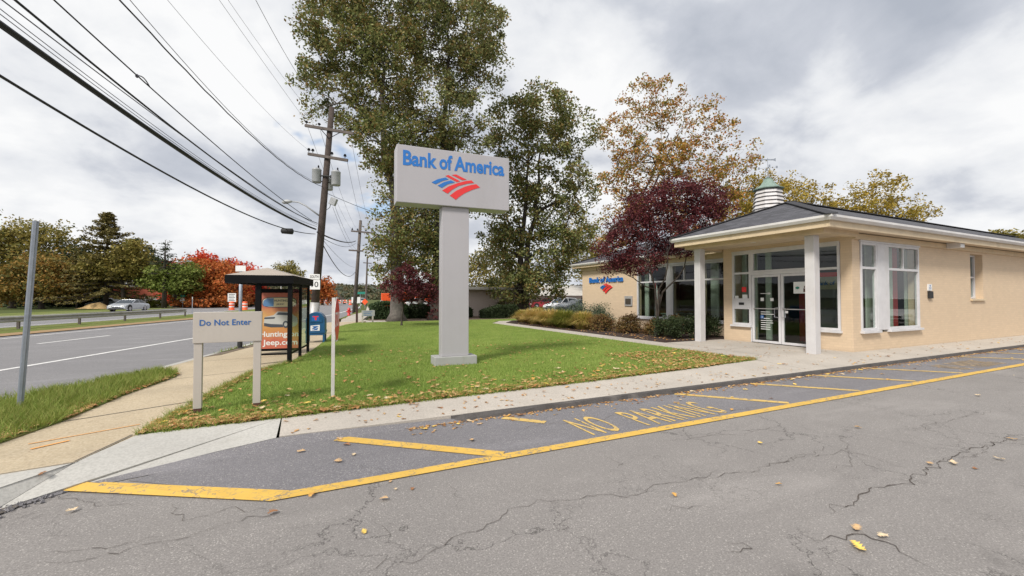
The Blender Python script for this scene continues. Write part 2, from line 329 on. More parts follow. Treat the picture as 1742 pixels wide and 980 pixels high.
L_LAWN = leafmat('lawn_blade', [(0.13, 0.21, 0.04), (0.20, 0.30, 0.055), (0.30, 0.39, 0.085), (0.37, 0.43, 0.13)], 0.25, 0.6)
L_FALL = leafmat('fallen_leaf', [(0.22, 0.10, 0.035), (0.48, 0.25, 0.10), (0.62, 0.42, 0.20), (0.40, 0.16, 0.05)], 0.1)
M_BARK = simple('bark', (0.055, 0.044, 0.036), 0.95, 0, 0.4, 5, bump=0.7)
M_BARKG = simple('bark_grey', (0.14, 0.125, 0.11), 0.95, 0, 0.35, 6, bump=0.7, dirt=(0.08, 0.06, 0.05))

# ---------------------------------------------------------------- mesh builder
class MB:
    def __init__(s): s.v = []; s.f = []; s.uv = {}
    def add(s, vs, fs):
        o = len(s.v); s.v += [tuple(v) for v in vs]; s.f += [tuple(i + o for i in f) for f in fs]; return s
    def box(s, x0, x1, y0, y1, z0, z1):
        return s.add([(x0,y0,z0),(x1,y0,z0),(x1,y1,z0),(x0,y1,z0),(x0,y0,z1),(x1,y0,z1),(x1,y1,z1),(x0,y1,z1)],
                     [(3,2,1,0),(4,5,6,7),(0,1,5,4),(1,2,6,5),(2,3,7,6),(3,0,4,7)])
    def obox(s, c, size, rz=0, rx=0, ry=0):
        m = Matrix.Rotation(rz, 3, 'Z') @ Matrix.Rotation(ry, 3, 'Y') @ Matrix.Rotation(rx, 3, 'X'); a, b, d = [k / 2 for k in size]
        vs = [Vector(c) + m @ Vector(p) for p in ((-a,-b,-d),(a,-b,-d),(a,b,-d),(-a,b,-d),(-a,-b,d),(a,-b,d),(a,b,d),(-a,b,d))]
        return s.add(vs, [(3,2,1,0),(4,5,6,7),(0,1,5,4),(1,2,6,5),(2,3,7,6),(3,0,4,7)])
    def prism(s, poly, z0, z1):
        n = len(poly); a = sum(poly[i][0]*poly[(i+1)%n][1]-poly[(i+1)%n][0]*poly[i][1] for i in range(n))
        if a < 0: poly = poly[::-1]
        vs = [(p[0],p[1],z0) for p in poly] + [(p[0],p[1],z1) for p in poly]
        return s.add(vs, [tuple(range(n))[::-1], tuple(range(n, 2*n))] + [(i,(i+1)%n,(i+1)%n+n,i+n) for i in range(n)])
    def sheet(s, poly, z):
        n = len(poly); a = sum(poly[i][0]*poly[(i+1)%n][1]-poly[(i+1)%n][0]*poly[i][1] for i in range(n))
        if a < 0: poly = poly[::-1]
        return s.add([(p[0],p[1],z) for p in poly], [tuple(range(n))])
    def tube(s, pts, rad, n=8, caps=True):
        pts = [Vector(p) for p in pts]; k = len(pts)
        if not hasattr(rad, '__len__'): rad = [rad] * k
        o = len(s.v); ref = None
        for i, p in enumerate(pts):
            t = (pts[min(i+1,k-1)] - pts[max(i-1,0)]); t = t.normalized() if t.length > 1e-9 else Vector((0,0,1))
            if ref is None: ref = Vector((0,0,1)) if abs(t.z) < 0.9 else Vector((1,0,0))
            a = t.cross(ref); a = a.normalized() if a.length > 1e-6 else t.orthogonal().normalized()
            b = a.cross(t).normalized() * -1; ref = b if False else ref
            for j in range(n):
                th = 2*math.pi*j/n; s.v.append(tuple(p + (a*math.cos(th) + b*math.sin(th)) * rad[i]))
        for i in range(k-1):
            for j in range(n): s.f.append((o+i*n+j, o+i*n+(j+1)%n, o+(i+1)*n+(j+1)%n, o+(i+1)*n+j))
        if caps: s.f.append(tuple(o+j for j in range(n))[::-1]); s.f.append(tuple(o+(k-1)*n+j for j in range(n)))
        return s
    def lathe(s, c, prof, n=20):
        o = len(s.v); k = len(prof)
        for r, z in prof:
            for j in range(n):
                th = 2*math.pi*j/n; s.v.append((c[0]+r*math.cos(th), c[1]+r*math.sin(th), c[2]+z))
        for i in range(k-1):
            for j in range(n): s.f.append((o+i*n+j, o+i*n+(j+1)%n, o+(i+1)*n+(j+1)%n, o+(i+1)*n+j))
        s.f.append(tuple(o+j for j in range(n))[::-1]); s.f.append(tuple(o+(k-1)*n+j for j in range(n))); return s
    def plate(s, pts2, org, right, up, th):
        """2D outline (u,v) in plane org+u*right+v*up, extruded by th along right x up, ear-clipped"""
        right, up, org = Vector(right), Vector(up), Vector(org); nrm = right.cross(up)
        n = len(pts2); a = sum(pts2[i][0]*pts2[(i+1)%n][1]-pts2[(i+1)%n][0]*pts2[i][1] for i in range(n))
        if a < 0: pts2 = pts2[::-1]
        vs = [org + right*p[0] + up*p[1] for p in pts2] + [org + right*p[0] + up*p[1] + nrm*th for p in pts2]
        return s.add(vs, [tuple(range(n))[::-1], tuple(range(n,2*n))] + [(i,(i+1)%n,(i+1)%n+n,i+n) for i in range(n)])
    def uvface(s, pts, uvs):
        o = len(s.v); s.v += [tuple(p) for p in pts]; s.uv[len(s.f)] = uvs; s.f.append(tuple(range(o, o+len(pts)))); return s
def mesh_of(name, mb, mat, smooth=False, root=None):
    vs = mb.v
    if root is not None:
        c, sn = math.cos(-root['_rz']), math.sin(-root['_rz']); lx, ly, lz = root['_loc']
        vs = [((x-lx)*c-(y-ly)*sn, (x-lx)*sn+(y-ly)*c, z-lz) for x, y, z in vs]
    me = bpy.data.meshes.new(name); me.from_pydata(vs, [], mb.f)
    if mb.uv:
        ul = me.uv_layers.new(name='UVMap')
        for fi, p in enumerate(me.polygons):
            if fi in mb.uv:
                for li, uv in zip(p.loop_indices, mb.uv[fi]): ul.data[li].uv = uv
    me.materials.append(mat)
    if smooth: me.polygons.foreach_set('use_smooth', [True]*len(me.polygons))
    me.update(); return me
def tag(o, label=None, cat=None, group=None, kind=None):
    if label: o['label'] = label
    if cat: o['category'] = cat
    if group: o['group'] = group
    if kind: o['kind'] = kind
    return o
def thing(name, loc, label, cat, group=None, rz=0):
    o = bpy.data.objects.new(name, None); COL.objects.link(o); o.empty_display_size = 0.2
    o.location = loc; o.rotation_euler = (0, 0, rz); o['_loc'] = tuple(loc); o['_rz'] = rz
    return tag(o, label, cat, group)
def rootof(p):
    while p.parent: p = p.parent
    return p
def part(name, mb, mat, parent, smooth=False, label=None, bevel=0, local=False):
    """mb is given in world coordinates (or in the root's own, if local)"""
    o = bpy.data.objects.new(name, mesh_of(name, mb, mat, smooth, None if local else rootof(parent))); COL.objects.link(o); o.parent = parent
    if label: o['label'] = label
    if bevel: addbevel(o, bevel)
    return o
def addbevel(o, w, seg=2):
    m = o.modifiers.new('bevel', 'BEVEL'); m.width = w; m.segments = seg; m.limit_method = 'ANGLE'; m.angle_limit = R(40)
def solo(name, mb, mat, label, cat, group=None, smooth=False, bevel=0):
    """a thing that is one mesh, origin at its base"""
    xs = [v[0] for v in mb.v]; ys = [v[1] for v in mb.v]; zs = [v[2] for v in mb.v]
    c = ((min(xs)+max(xs))/2, (min(ys)+max(ys))/2, min(zs)); mb.v = [(x-c[0], y-c[1], z-c[2]) for x, y, z in mb.v]
    o = bpy.data.objects.new(name, mesh_of(name, mb, mat, smooth)); COL.objects.link(o); o.location = c
    if bevel: addbevel(o, bevel)
    return tag(o, label, cat, group)
def struct(name, mb, mat, kind='structure', smooth=False):
    o = bpy.data.objects.new(name, mesh_of(name, mb, mat, smooth)); COL.objects.link(o); o['kind'] = kind; return o
CAPH = 0.70
def text_mb(txt, org, right, up, width=None, height=1.0, th=0.004, bold=0.0, space=1.0):
    """letter outlines of the built-in font as a mesh; height = cap height, org = lower left corner"""
    cu = bpy.data.curves.new('t', 'FONT'); cu.body = txt; cu.size = 1; cu.offset = bold; cu.resolution_u = 3; cu.space_character = space
    cu.extrude = 0.01
    ob = bpy.data.objects.new('t', cu); COL.objects.link(ob); bpy.context.view_layer.update()
    me = bpy.data.meshes.new_from_object(ob.evaluated_get(bpy.context.evaluated_depsgraph_get()))
    bpy.data.objects.remove(ob)
    v = [tuple(x.co) for x in me.vertices]; f = [tuple(p.vertices) for p in me.polygons]; bpy.data.meshes.remove(me)
    x0 = min(p[0] for p in v); x1 = max(p[0] for p in v); sy = height / CAPH; sx = (width / (x1 - x0)) if width else sy
    right, up, org = Vector(right), Vector(up), Vector(org); nrm = right.cross(up); mb = MB()
    mb.add([org + right*(p[0]-x0)*sx + up*p[1]*sy + nrm*((p[2]/0.01+1)*0.5*th) for p in v], f); return mb

# ---------------------------------------------------------------- foliage generator
def leaves_np(centers, spread, n_per, size, rng, flat=0.0, aspect=0.62, squash=0.75):
    C = np.repeat(np.asarray(centers), n_per, axis=0); N = len(C)
    sp = np.repeat(np.broadcast_to(np.asarray(spread), (len(centers),)), n_per)[:, None]
    d = rng.normal(size=(N, 3)); d /= np.linalg.norm(d, axis=1)[:, None]; r = rng.random((N, 1)) ** 0.42
    P = C + d * r * sp * np.array([1, 1, squash])
    nrm = rng.normal(size=(N, 3)); nrm[:, 2] = np.abs(nrm[:, 2]) + flat; nrm /= np.linalg.norm(nrm, axis=1)[:, None]
    t = rng.normal(size=(N, 3)); t -= (t * nrm).sum(1)[:, None] * nrm; t /= np.linalg.norm(t, axis=1)[:, None]
    b = np.cross(nrm, t); s = size * (0.6 + 0.8 * rng.random((N, 1)))
    V = np.stack([P - t*s*0.5, P + b*s*aspect*0.5, P + t*s*0.5, P - b*s*aspect*0.5], axis=1).reshape(-1, 3)
    return V
def quads_mesh(name, V, mat, k=4):
    n = len(V) // k; me = bpy.data.meshes.new(name); me.vertices.add(len(V)); me.vertices.foreach_set('co', V.astype(np.float32).ravel())
    me.loops.add(n*k); me.loops.foreach_set('vertex_index', np.arange(n*k, dtype=np.int32))
    me.polygons.add(n); me.polygons.foreach_set('loop_start', np.arange(0, n*k, k, dtype=np.int32))
    me.update(calc_edges=True); me.materials.append(mat); return me
def part_np(name, V, mat, root, k=4):
    l = np.array(root['_loc']); me = quads_mesh(name, V - l, mat, k)
    o = bpy.data.objects.new(name, me); COL.objects.link(o); o.parent = root; return o
def curve_pts(a, b, rng, n=5, sag=0.0, wob=0.06):
    a, b = Vector(a), Vector(b); L = (b - a).length; out_ = []
    for i in range(n + 1):
        t = i / n; p = a.lerp(b, t); p.z += sag * L * math.sin(math.pi * t)
        if 0 < i < n: p += Vector(rng.normal(size=3) * wob * L * 0.5)
        out_.append(p)
    return out_
def tree(name, base, lobes, mat, label, trunk_r=0.25, leaf=0.14, n_cl=300, n_per=60, cl_r=0.5, bark=None, seed=1, group=None,
         stems=1, lean=(0, 0), cat='tree', topfrac=0.8, flat=0.2, forkz=0.35, hollow=0.55, depthmul=1.0):
    """lobes: list of (centre Vector, rx, rz)"""
    n_cl = int(n_cl); rng = np.random.default_rng(seed); root = thing(name, base, label, cat, group); bark = bark or M_BARK; base = Vector(base)
    top = max(l[0].z + l[2] * 0.5 for l in lobes); cen = sum((l[0] * l[1]**2 for l in lobes), Vector((0,0,0))) / sum(l[1]**2 for l in lobes)
    mb = MB(); nodes = []
    H = top - base.z
    for s_ in range(stems):
        off = Vector((rng.normal() * 0.12, rng.normal() * 0.12, 0)) * (1 if stems > 1 else 0)
        tgt = Vector((cen.x + (rng.normal() * 0.8 if stems > 1 else 0), cen.y + (rng.normal() * 0.8 if stems > 1 else 0), base.z + H * topfrac))
        pts = curve_pts(base + off, tgt, rng, 9, 0, 0.02)
        for i in range(1, 5):  # keep the lower trunk upright
            pts[i].x = base.x + off.x + (pts[i].x - base.x - off.x) * (i / 9) * 0.9; pts[i].y = base.y + off.y + (pts[i].y - base.y - off.y) * (i / 9) * 0.9
        rr = [trunk_r * (1.8 if i == 0 else 1.05 * (1 - i / 10.5)) / (stems ** 0.5) for i in range(10)]
        pts.insert(1, pts[0].lerp(pts[1], 0.22)); rr.insert(1, trunk_r * 1.08 / (stems ** 0.5))
        mb.tube(pts, rr, 10); nodes += [(p, r) for p, r in zip(pts, rr) if p.z > base.z + H * forkz * 0.75]
    if not nodes: nodes = [(pts[-1], rr[-1])]
    for c, rx, rz in lobes:
        low = [q for q in nodes if q[0].z < c.z - 0.25 * (q[0].xy - c.xy).length] or nodes
        q = min(low, key=lambda q: (q[0] - c).length)
        pts = curve_pts(q[0], c, rng, 6, -0.05 if c.z < q[0].z else 0.05, 0.07); r0 = min(q[1] * 0.8, 0.06 + 0.055 * (c - q[0]).length)
        rr = [r0 * (1 - i / 8) for i in range(7)]; mb.tube(pts, rr, 7); nodes += list(zip(pts[1:], rr[1:]))
    wts = np.array([l[1]**2 * l[2]**0.5 for l in lobes]); wts /= wts.sum(); cls = []
    for k in rng.choice(len(lobes), n_cl, p=wts):
        c, rx, rz = lobes[k]; d = rng.normal(size=3); d /= np.linalg.norm(d); r = hollow + (1 - hollow) * rng.random() if rng.random() < 0.75 else rng.random() ** 0.5
        r *= (0.82 + 0.26 * rng.random()) * (1.0 if rng.random() < 0.88 else 1.22)
        cls.append(Vector((c.x + d[0]*r*rx, c.y + d[1]*r*rx*depthmul, c.z + d[2]*r*rz)))
    cls = [c for c in cls if c.z > base.z + 0.15 * cl_r + 0.2]
    npos = np.array([tuple(q[0]) for q in nodes])
    for i, c in enumerate(cls):
        d = np.linalg.norm(npos - np.array(c), axis=1) + 0.6 * np.maximum(0, npos[:, 2] - c.z); j = int(d.argmin()); q = nodes[j]
        pts = curve_pts(q[0], c, rng, 3, 0.03, 0.1); r0 = max(0.006, min(q[1] * 0.65, 0.026 + 0.014 * d[j])) * (1 if leaf < 0.25 else 1.6)
        mb.tube(pts, [r0, r0 * 0.75, r0 * 0.5, r0 * 0.25], 4, False)
        if i % 6 == 0: nodes.append((pts[2], r0)); npos = np.vstack([npos, np.array(pts[2])])
    part('trunk', mb, bark, root, smooth=True)
    cr = cl_r * (0.6 + 0.8 * rng.random(len(cls)))
    part_np('crown', leaves_np([tuple(c) for c in cls], cr, n_per, leaf, rng, flat), mat, root); return root
def L(fwd, *items):
    """crown lobes surveyed as (px, py, rpx, rzpx, depth offset m)"""
    o = []
    for it in items:
        px, py, r = it[:3]; rz = it[3] if len(it) > 3 else r; dz = it[4] if len(it) > 4 else 0
        k = (fwd + dz) / FPX; o.append((place(px, py, fwd + dz), r * k, rz * k))
    return o
def shrub(name, x, y, r, h, mat, label, seed, leaf=0.07, n=1600, group=None, z=0.13, cat='shrub', rx=None, spiky=False, boxy=False):
    rng = np.random.default_rng(seed); root = thing(name, (x, y, z), label, cat, group)
    mb = MB(); cs = []
    m = max(10, n // 45)
    for i in range(m):
        d = rng.normal(size=3); d[2] = abs(d[2]); d /= np.linalg.norm(d); k = 0.55 + 0.45 * rng.random()
        if boxy: d = np.sign(d) * np.abs(d) ** 0.5; d /= max(1, np.abs(d).max())
        p = Vector((x + d[0]*k*(rx or r)*0.85, y + d[1]*k*r*0.85, z + 0.08 + d[2]*k*h*0.85))
        if spiky: p.z += rng.random() ** 3 * 0.35 * h
        cs.append(tuple(p)); mb.tube([(x + d[0]*0.1*r, y + d[1]*0.1*r, z - 0.02), Vector((x, y, z)).lerp(p, 0.55) + Vector((0, 0, 0.05)), p], [0.010, 0.007, 0.003], 4, False)
    part('stems', mb, M_BARK, root)
    part_np('foliage', leaves_np(cs, min(r, h) * 0.30, n // m, leaf, rng, 0.1), mat, root); return root
def blades(pts, h, w, rng, lean=0.35):
    """one curved blade (two quads as 4+4 verts merged to one 6-gon strip -> use tapered triangle) per point"""
    N = len(pts); a = rng.random(N) * 2 * math.pi; dx = np.cos(a); dy = np.sin(a); hh = h * (0.55 + 0.9 * rng.random(N)); ln = lean * hh * rng.random(N) * 1.6
    b = rng.random(N) * 2 * math.pi; ww = w * (0.7 + 0.6 * rng.random(N))
    P = np.asarray(pts); V = np.empty((N, 3, 3))
    V[:, 0] = P + np.stack([np.cos(b)*ww, np.sin(b)*ww, np.zeros(N)], 1); V[:, 1] = P - np.stack([np.cos(b)*ww, np.sin(b)*ww, np.zeros(N)], 1)
    V[:, 2] = P + np.stack([dx*ln, dy*ln, hh], 1); return V.reshape(-1, 3)
def inpoly(X, Y, poly):
    ins = np.zeros(len(X), bool); n = len(poly); j = n - 1
    for i in range(n):
        xi, yi = poly[i]; xj, yj = poly[j]
        c = ((yi > Y) != (yj > Y)) & (X < (xj - xi) * (Y - yi) / (yj - yi + 1e-12) + xi); ins ^= c; j = i
    return ins
_h = text_mb('H', (0, 0, 0), (1, 0, 0), (0, 0, 1)); CAPH = 0.70 * max(p[2] for p in _h.v)
# ================================================================= GROUND
def interp(y, pts):
    ys = [p[1] for p in pts]; return float(np.interp(y, ys, [p[0] for p in pts]))
KE = [(-22, -60), (-7.6, -6), (-5.0, 4.0), (-4.6, 5.0), (-3.8, 8.2), (-2.75, 10.2), (-2.35, 11.8), (-1.66, 14.5), (-0.4, 20), (1.7, 29.7), (4.1, 43.5), (7.6, 70), (10, 120), (10, 500)]
CL = [(-22.4, -60), (2.8, 30), (5.6, 40), (11, 70), (17, 120), (17, 500)]
YS = [-60, -20, -6, 0, 4, 6, 8.2, 9, 10.2, 11, 11.8, 13, 14.5, 17, 20, 25, 30, 36, 43.5, 55, 70, 90, 120, 200, 500]
def ribbon(fa, fb, z, ys=YS):
    mb = MB()
    for y0, y1 in zip(ys[:-1], ys[1:]): mb.add([(fa(y0), y0, z), (fb(y0), y0, z), (fb(y1), y1, z), (fa(y1), y1, z)], [(0, 1, 2, 3)])
    return mb
ke = lambda y: interp(y, KE)
cl_ = lambda off: (lambda y: interp(y, CL) + off)
struct('ground', MB().sheet([(-1400, -600), (1400, -600), (1400, 1800), (-1400, 1800)], -0.05), M_GROUND)
struct('parking_lot', MB().sheet([(-5.6, 5.3), (-8.2, -8), (-24, -60), (80, -60), (80, 5.05), (-1.2, 5.05)], 0.0), M_ASPH)
struct('road', ribbon(cl_(-11.5), ke, 0.004), M_ROAD)
struct('far_road', ribbon(cl_(-27.6), cl_(-16.0), 0.004), M_ROAD)
struct('median_turf', ribbon(cl_(-16.0), cl_(-11.5), 0.03), M_VERGE)
struct('median_leaf_edge', ribbon(cl_(-12.5), cl_(-11.35), 0.036), simple('dry_edge', (0.30, 0.19, 0.09), 0.9, 0, 0.3, 4))
struct('far_verge', ribbon(cl_(-34), cl_(-27.6), 0.03), M_VERGE)
struct('far_kerb', ribbon(cl_(-27.75), cl_(-27.5), 0.10), M_CONC)
struct('loading_strip', MB().sheet([(-1.30, 4.55), (-0.20, 3.74), (80, 3.74), (80, 5.04), (-0.26, 5.04)], 0.004), M_LANE)
LAWN = [(-1.51, 5.54), (-0.24, 5.60), (1.26, 5.69), (4.17, 5.82), (7.0, 6.02), (9.03, 6.27), (9.1, 6.5), (9.1, 21.4), (10.2, 23.2), (14.5, 23.4), (14.5, 25.3), (2.55, 25.15), (1.89, 23.65), (1.36, 21.93), (0.75, 16.5), (0.35, 13.6), (0.05, 11.82), (-0.32, 10.29), (-0.89, 9.28), (-1.18, 7.73)]
struct('lawn', MB().prism(LAWN, -0.04, 0.125), M_TURF)
WL = [(-3.35, 3.6), (-2.75, 5.2), (-2.55, 6.0), (-2.44, 6.5), (-2.30, 7.93), (-2.03, 9.3), (-2.15, 9.75), (-2.62, 10.35)]
SWK = WL + [(-2.24, 11.8), (-1.5, 14.5), (-0.25, 20), (1.15, 26.2), (3.2, 26.6), (2.55, 25.15), (1.89, 23.65), (1.36, 21.93), (0.75, 16.5), (0.35, 13.6), (0.05, 11.82), (-0.32, 10.29), (-0.89, 9.28), (-1.18, 7.73), (-1.51, 5.54), (-1.72, 4.9), (-2.0, 4.45), (-2.6, 3.75)]
struct('pavement', MB().prism(SWK, -0.04, 0.115), M_SWALK)
struct('pavement_end_panel', MB().sheet([(-1.74, 4.85), (-2.0, 4.44), (-2.6, 3.76), (-3.34, 3.62), (-3.0, 4.6)], 0.119), M_CONC2)
struct('street_kerb', ribbon(ke, lambda y: ke(y) + 0.14, 0.118, [4, 6, 8.2, 10.2, 11.0, 11.8, 13, 14.5, 17, 20, 25, 26]), M_CONC2)
mbk = MB()
for a, b in zip([4, 6, 8.2, 10.2, 11.8, 14.5, 20], [6, 8.2, 10.2, 11.8, 14.5, 20, 26]): mbk.add([(ke(a), a, 0), (ke(b), b, 0), (ke(b), b, 0.118), (ke(a), a, 0.118)], [(0, 3, 2, 1)])
struct('street_kerb_face', mbk, M_CONC2)
VG1 = [(-4.9, 4.4), (-3.35, 3.8), (-2.75, 5.2), (-2.55, 6.0), (-2.44, 6.5), (-2.30, 7.93), (-2.03, 9.3), (-2.12, 9.8), (-2.5, 10.2), (-3.65, 8.25), (-4.45, 5.1)]
struct('verge', MB().prism(VG1, -0.04, 0.13), M_VERGE)
VG2 = [(-2.15, 12.1), (-1.85, 12.4), (-1.45, 13.8), (-0.85, 15.5), (-0.1, 18.5), (-0.5, 19), (-1.45, 14.6)]
struct('mud_verge', MB().prism(VG2, -0.04, 0.121), M_DIRT)
VG2b = [(-2.1, 12.6), (-1.8, 13.3), (-1.55, 14.2), (-0.9, 16.3), (-0.3, 18.8), (-0.5, 18.9), (-1.45, 14.6)]
struct('mud_verge_turf', MB().sheet(VG2b, 0.126), M_VERGE)
# concrete apron sloping from the walk to the asphalt
ap = MB(); A = (-0.245, 5.60, 0.122); B = (-0.26, 5.00, 0.074); C = (-0.75, 4.86, 0.055); D = (-1.32, 4.66, 0.029); E_ = (-1.62, 4.56, 0.013); F = (-1.95, 4.30, 0.010); H = (-1.73, 4.88, 0.118); I = (-1.512, 5.54, 0.122)
ap.add([A, B, C, D, E_, F, H, I], [(0, 7, 6), (0, 6, 5), (0, 5, 4), (0, 4, 3), (0, 3, 2), (0, 2, 1)])
ap.f = [f[::-1] for f in ap.f]
struct('kerb_ramp', ap, M_CONC2)
fl_ = [(-2.55, 3.62, 0.0, -0.05, -0.1), (-1.95, 4.30, 0.010, 0.02, -0.03), (-1.62, 4.56, 0.014, 0.02, -0.04), (-1.32, 4.66, 0.03, 0.03, -0.07), (-0.75, 4.86, 0.052, 0.05, -0.13), (-0.26, 5.00, 0.07, 0.03, -0.15), (0.1, 5.035, 0.066, 0.0, -0.13), (0.9, 5.035, 0.05, 0, -0.11), (1.7, 5.035, 0.03, 0, -0.1), (2.6, 5.035, 0.008, 0, -0.1)]
mb = MB()
for p, q in zip(fl_[:-1], fl_[1:]): mb.add([(p[0]+p[3], p[1]+p[4], 0.0045), (q[0]+q[3], q[1]+q[4], 0.0045), (q[0], q[1], q[2] + 0.001), (p[0], p[1], p[2] + 0.001)], [(0, 1, 2, 3)])
struct('asphalt_fillet', mb, M_LANE)
struct('pavement_end_ramp', MB().add([(-1.735, 4.88, 0.117), (-2.0, 4.45, 0.117), (-2.6, 3.76, 0.117), (-2.52, 3.60, 0.004), (-1.95, 4.30, 0.013)], [(0, 1, 4), (1, 2, 3, 4)]), M_CONC2)
# walk along the bank, with joints
bounds = [-0.24, 4.29, 9.0, 13.4, 18.2, 23, 28, 34]
def ytop(x): return interp2(x)
def interp2(x): return float(np.interp(x, [-0.24, 1.26, 4.17, 7.0, 9.03, 9.05], [5.60, 5.69, 5.82, 6.02, 6.27, 6.27]))
mw = MB()
for x0, x1 in zip(bounds[:-1], bounds[1:]):
    g = 0.006
    if x0 < 9: pts = [(x0+g, 5.04), (x1-g, 5.04)] + [(x, interp2(x)) for x in (x1-g,) + tuple(t for t in (7.0, 4.17, 1.26) if x0+g < t < x1-g) + (x0+g,)]
    else: pts = [(x0+g, 5.04), (x1-g, 5.04), (x1-g, 6.05), (x0+g, 6.05)]
    mw.prism(pts, -0.04, 0.12)
mw.v = [(x, y, 0.072 if (y < 5.1 and z > 0.1) else z) for x, y, z in mw.v]
struct('front_walk', mw, M_CONC)
struct('walk_joint_filler', MB().box(-0.24, 34, 5.06, 5.55, -0.04, 0.055), M_KERB)
mb = MB(); mb.prism([(9.05, 6.28), (9.05, 6.06), (12.5, 6.06), (12.5, 9.85), (9.95, 9.85), (9.95, 9.5), (9.12, 9.5)], -0.04, 0.118)
struct('porch_slab', mb, M_CONC)
mb = MB()
for y0, y1 in ((9.51, 12.3), (12.31, 15.1), (15.11, 18.2), (18.21, 21.4)): mb.prism([(9.12, y0), (9.93, y0), (9.93, y1), (9.12, y1)], -0.04, 0.12)
mb.prism([(9.12, 21.41), (9.93, 21.41), (11.2, 23.3), (10.4, 23.3)], -0.04, 0.12)
struct('garden_path', mb, M_CONC)
struct('garden_bed', MB().prism([(9.94, 21.4), (9.94, 9.9), (10.9, 9.86), (13.3, 9.86), (13.3, 23.2), (11.2, 23.2)], -0.04, 0.14), M_MULCH)
# kerb: rough dark face, a little broken
rng = np.random.default_rng(3); mb = MB(); xs = np.arange(1.6, 34, 0.16); py = []
for x in xs: py.append((4.985 + 0.018 * rng.normal(), 0.062 + 0.006 * rng.normal() if x > 2.8 else 0.02 + 0.04 * (x - 1.6) / 1.2))
for i in range(len(xs) - 1):
    a, b = xs[i], xs[i+1]; (ya, za), (yb, zb) = py[i], py[i+1]
    mb.add([(a, ya - 0.02, 0), (b, yb - 0.02, 0), (b, yb, zb), (a, ya, za), (b, 5.042, 0.070), (a, 5.042, 0.070)], [(0, 1, 2, 3), (3, 2, 4, 5)])
struct('lot_kerb', mb, M_KERB)
# side drive and beds north of the lawn
struct('side_drive', MB().sheet([(1.7, 25.6), (2.5, 25.2), (4.6, 25.2), (4.5, 28.2), (3.6, 28.3), (3.3, 31), (2.2, 31)], 0.06), M_CONC)
struct('far_pavement', MB().prism([(2.0, 29), (3.2, 28.3), (4.2, 34), (6.2, 45), (9.5, 70), (8.6, 70), (5.4, 45), (3.1, 36), (2.6, 33)], -0.04, 0.11), M_CONC)
struct('hydrant_verge', MB().prism([(1.9, 29.9), (2.4, 31), (3.1, 36), (5.4, 45), (4.4, 44), (2.2, 31.5)], -0.04, 0.12), M_VERGE)
struct('hedge_bed', MB().prism([(3.55, 28.25), (4.65, 28.0), (4.7, 25.2), (14.5, 25.32), (16, 27), (24, 28.2), (24, 30.6), (3.9, 30.6)], -0.04, 0.10), soil('bed_soil', (0.07, 0.045, 0.032), (0.19, 0.13, 0.09), 8))
struct('side_lot', MB().sheet([(15, 28.3), (80, 28.3), (80, 90), (15, 90)], 0.0), M_ROAD)
# painted lines
def stripe(mb, a, b, w, z=0.009, ext=0):
    a, b = Vector((*a, 0)), Vector((*b, 0)); d = (b - a).normalized(); n = Vector((-d.y, d.x, 0)) * w / 2
    n_ = max(1, int((b - a).length / 0.4)); P = [a.lerp(b, i / n_) for i in range(n_ + 1)]
    for p, q in zip(P[:-1], P[1:]): mb.add([(p - n)[:2] + (z,), (q - n)[:2] + (z,), (q + n)[:2] + (z,), (p + n)[:2] + (z,)], [(0, 1, 2, 3)])
    return mb
mb = MB(); mb.add([(-0.22, 3.63, .009), (60, 3.66, .009), (60, 3.80, .009), (-0.13, 3.755, .009)], [(0, 1, 2, 3)])
mb.add([(-1.99, 4.70, .0135), (-0.22, 3.627, .0098), (-0.10, 3.762, .0098), (-1.66, 4.70, .0125), (-1.86, 4.80, .030)], [(0, 1, 2, 3, 4)])
stripe(mb, (0.32, 4.92), (1.70, 3.74), 0.15, 0.0105)
struct('yellow_line', mb, M_YEL)
mb = MB(); stripe(mb, (2.22, 4.88), (2.60, 4.48), 0.11)
for x in (5.17, 7.0, 8.83, 10.73, 14.9, 16.75, 18.6, 20.5, 22.3): stripe(mb, (x, 4.93), (x + 1.02, 3.80), 0.12)
struct('yellow_hatching', mb, M_YEL2)
t = text_mb('NO', (2.83, 3.84, 0.009), (1, 0, 0), (0, 1, 0), 0.44, 0.62, 0.001, 0.0)
t2 = text_mb('PARKING', (3.62, 3.84, 0.009), (1, 0, 0), (0, 1, 0), 1.38, 0.62, 0.001, 0.0, 1.1); t.add(t2.v, t2.f)
struct('painted_words', t, M_YEL2)
t = text_mb('NO', (12.3, 3.92, 0.009), (1, 0, 0), (0, 1, 0), 0.44, 0.62, 0.001); t2 = text_mb('PARKING', (13.0, 3.92, 0.009), (1, 0, 0), (0, 1, 0), 1.4, 0.62, 0.001, 0, 1.1); t.add(t2.v, t2.f)
struct('faded_painted_words', t, M_YEL3)
# road paint
mb = ribbon(cl_(-3.62), cl_(-3.48), 0.009)
for y in np.arange(-10, 60, 9.2):
    for o in (-7.6,): stripe(mb, (interp(y + 1.6, CL) + o, y + 1.6), (interp(y + 4.6, CL) + o, y + 4.6), 0.13)
ml = ribbon(cl_(-10.6), cl_(-10.47), 0.009); mb.add(ml.v, ml.f); ml = ribbon(cl_(-17.0), cl_(-16.85), 0.009); mb.add(ml.v, ml.f)
for y in np.arange(0, 90, 9.2): stripe(mb, (interp(y, CL) - 21.5, y), (interp(y + 3, CL) - 21.5, y + 3), 0.13)
struct('white_lane_lines', mb, M_WHITEP)
mb = MB(); stripe(mb, (-2.35, 5.65), (-1.62, 6.0), 0.02, 0.121); stripe(mb, (-2.25, 5.45), (-2.05, 5.62), 0.035, 0.121)
struct('orange_survey_marks', mb, simple('survey_orange', (0.75, 0.36, 0.10), 0.7))
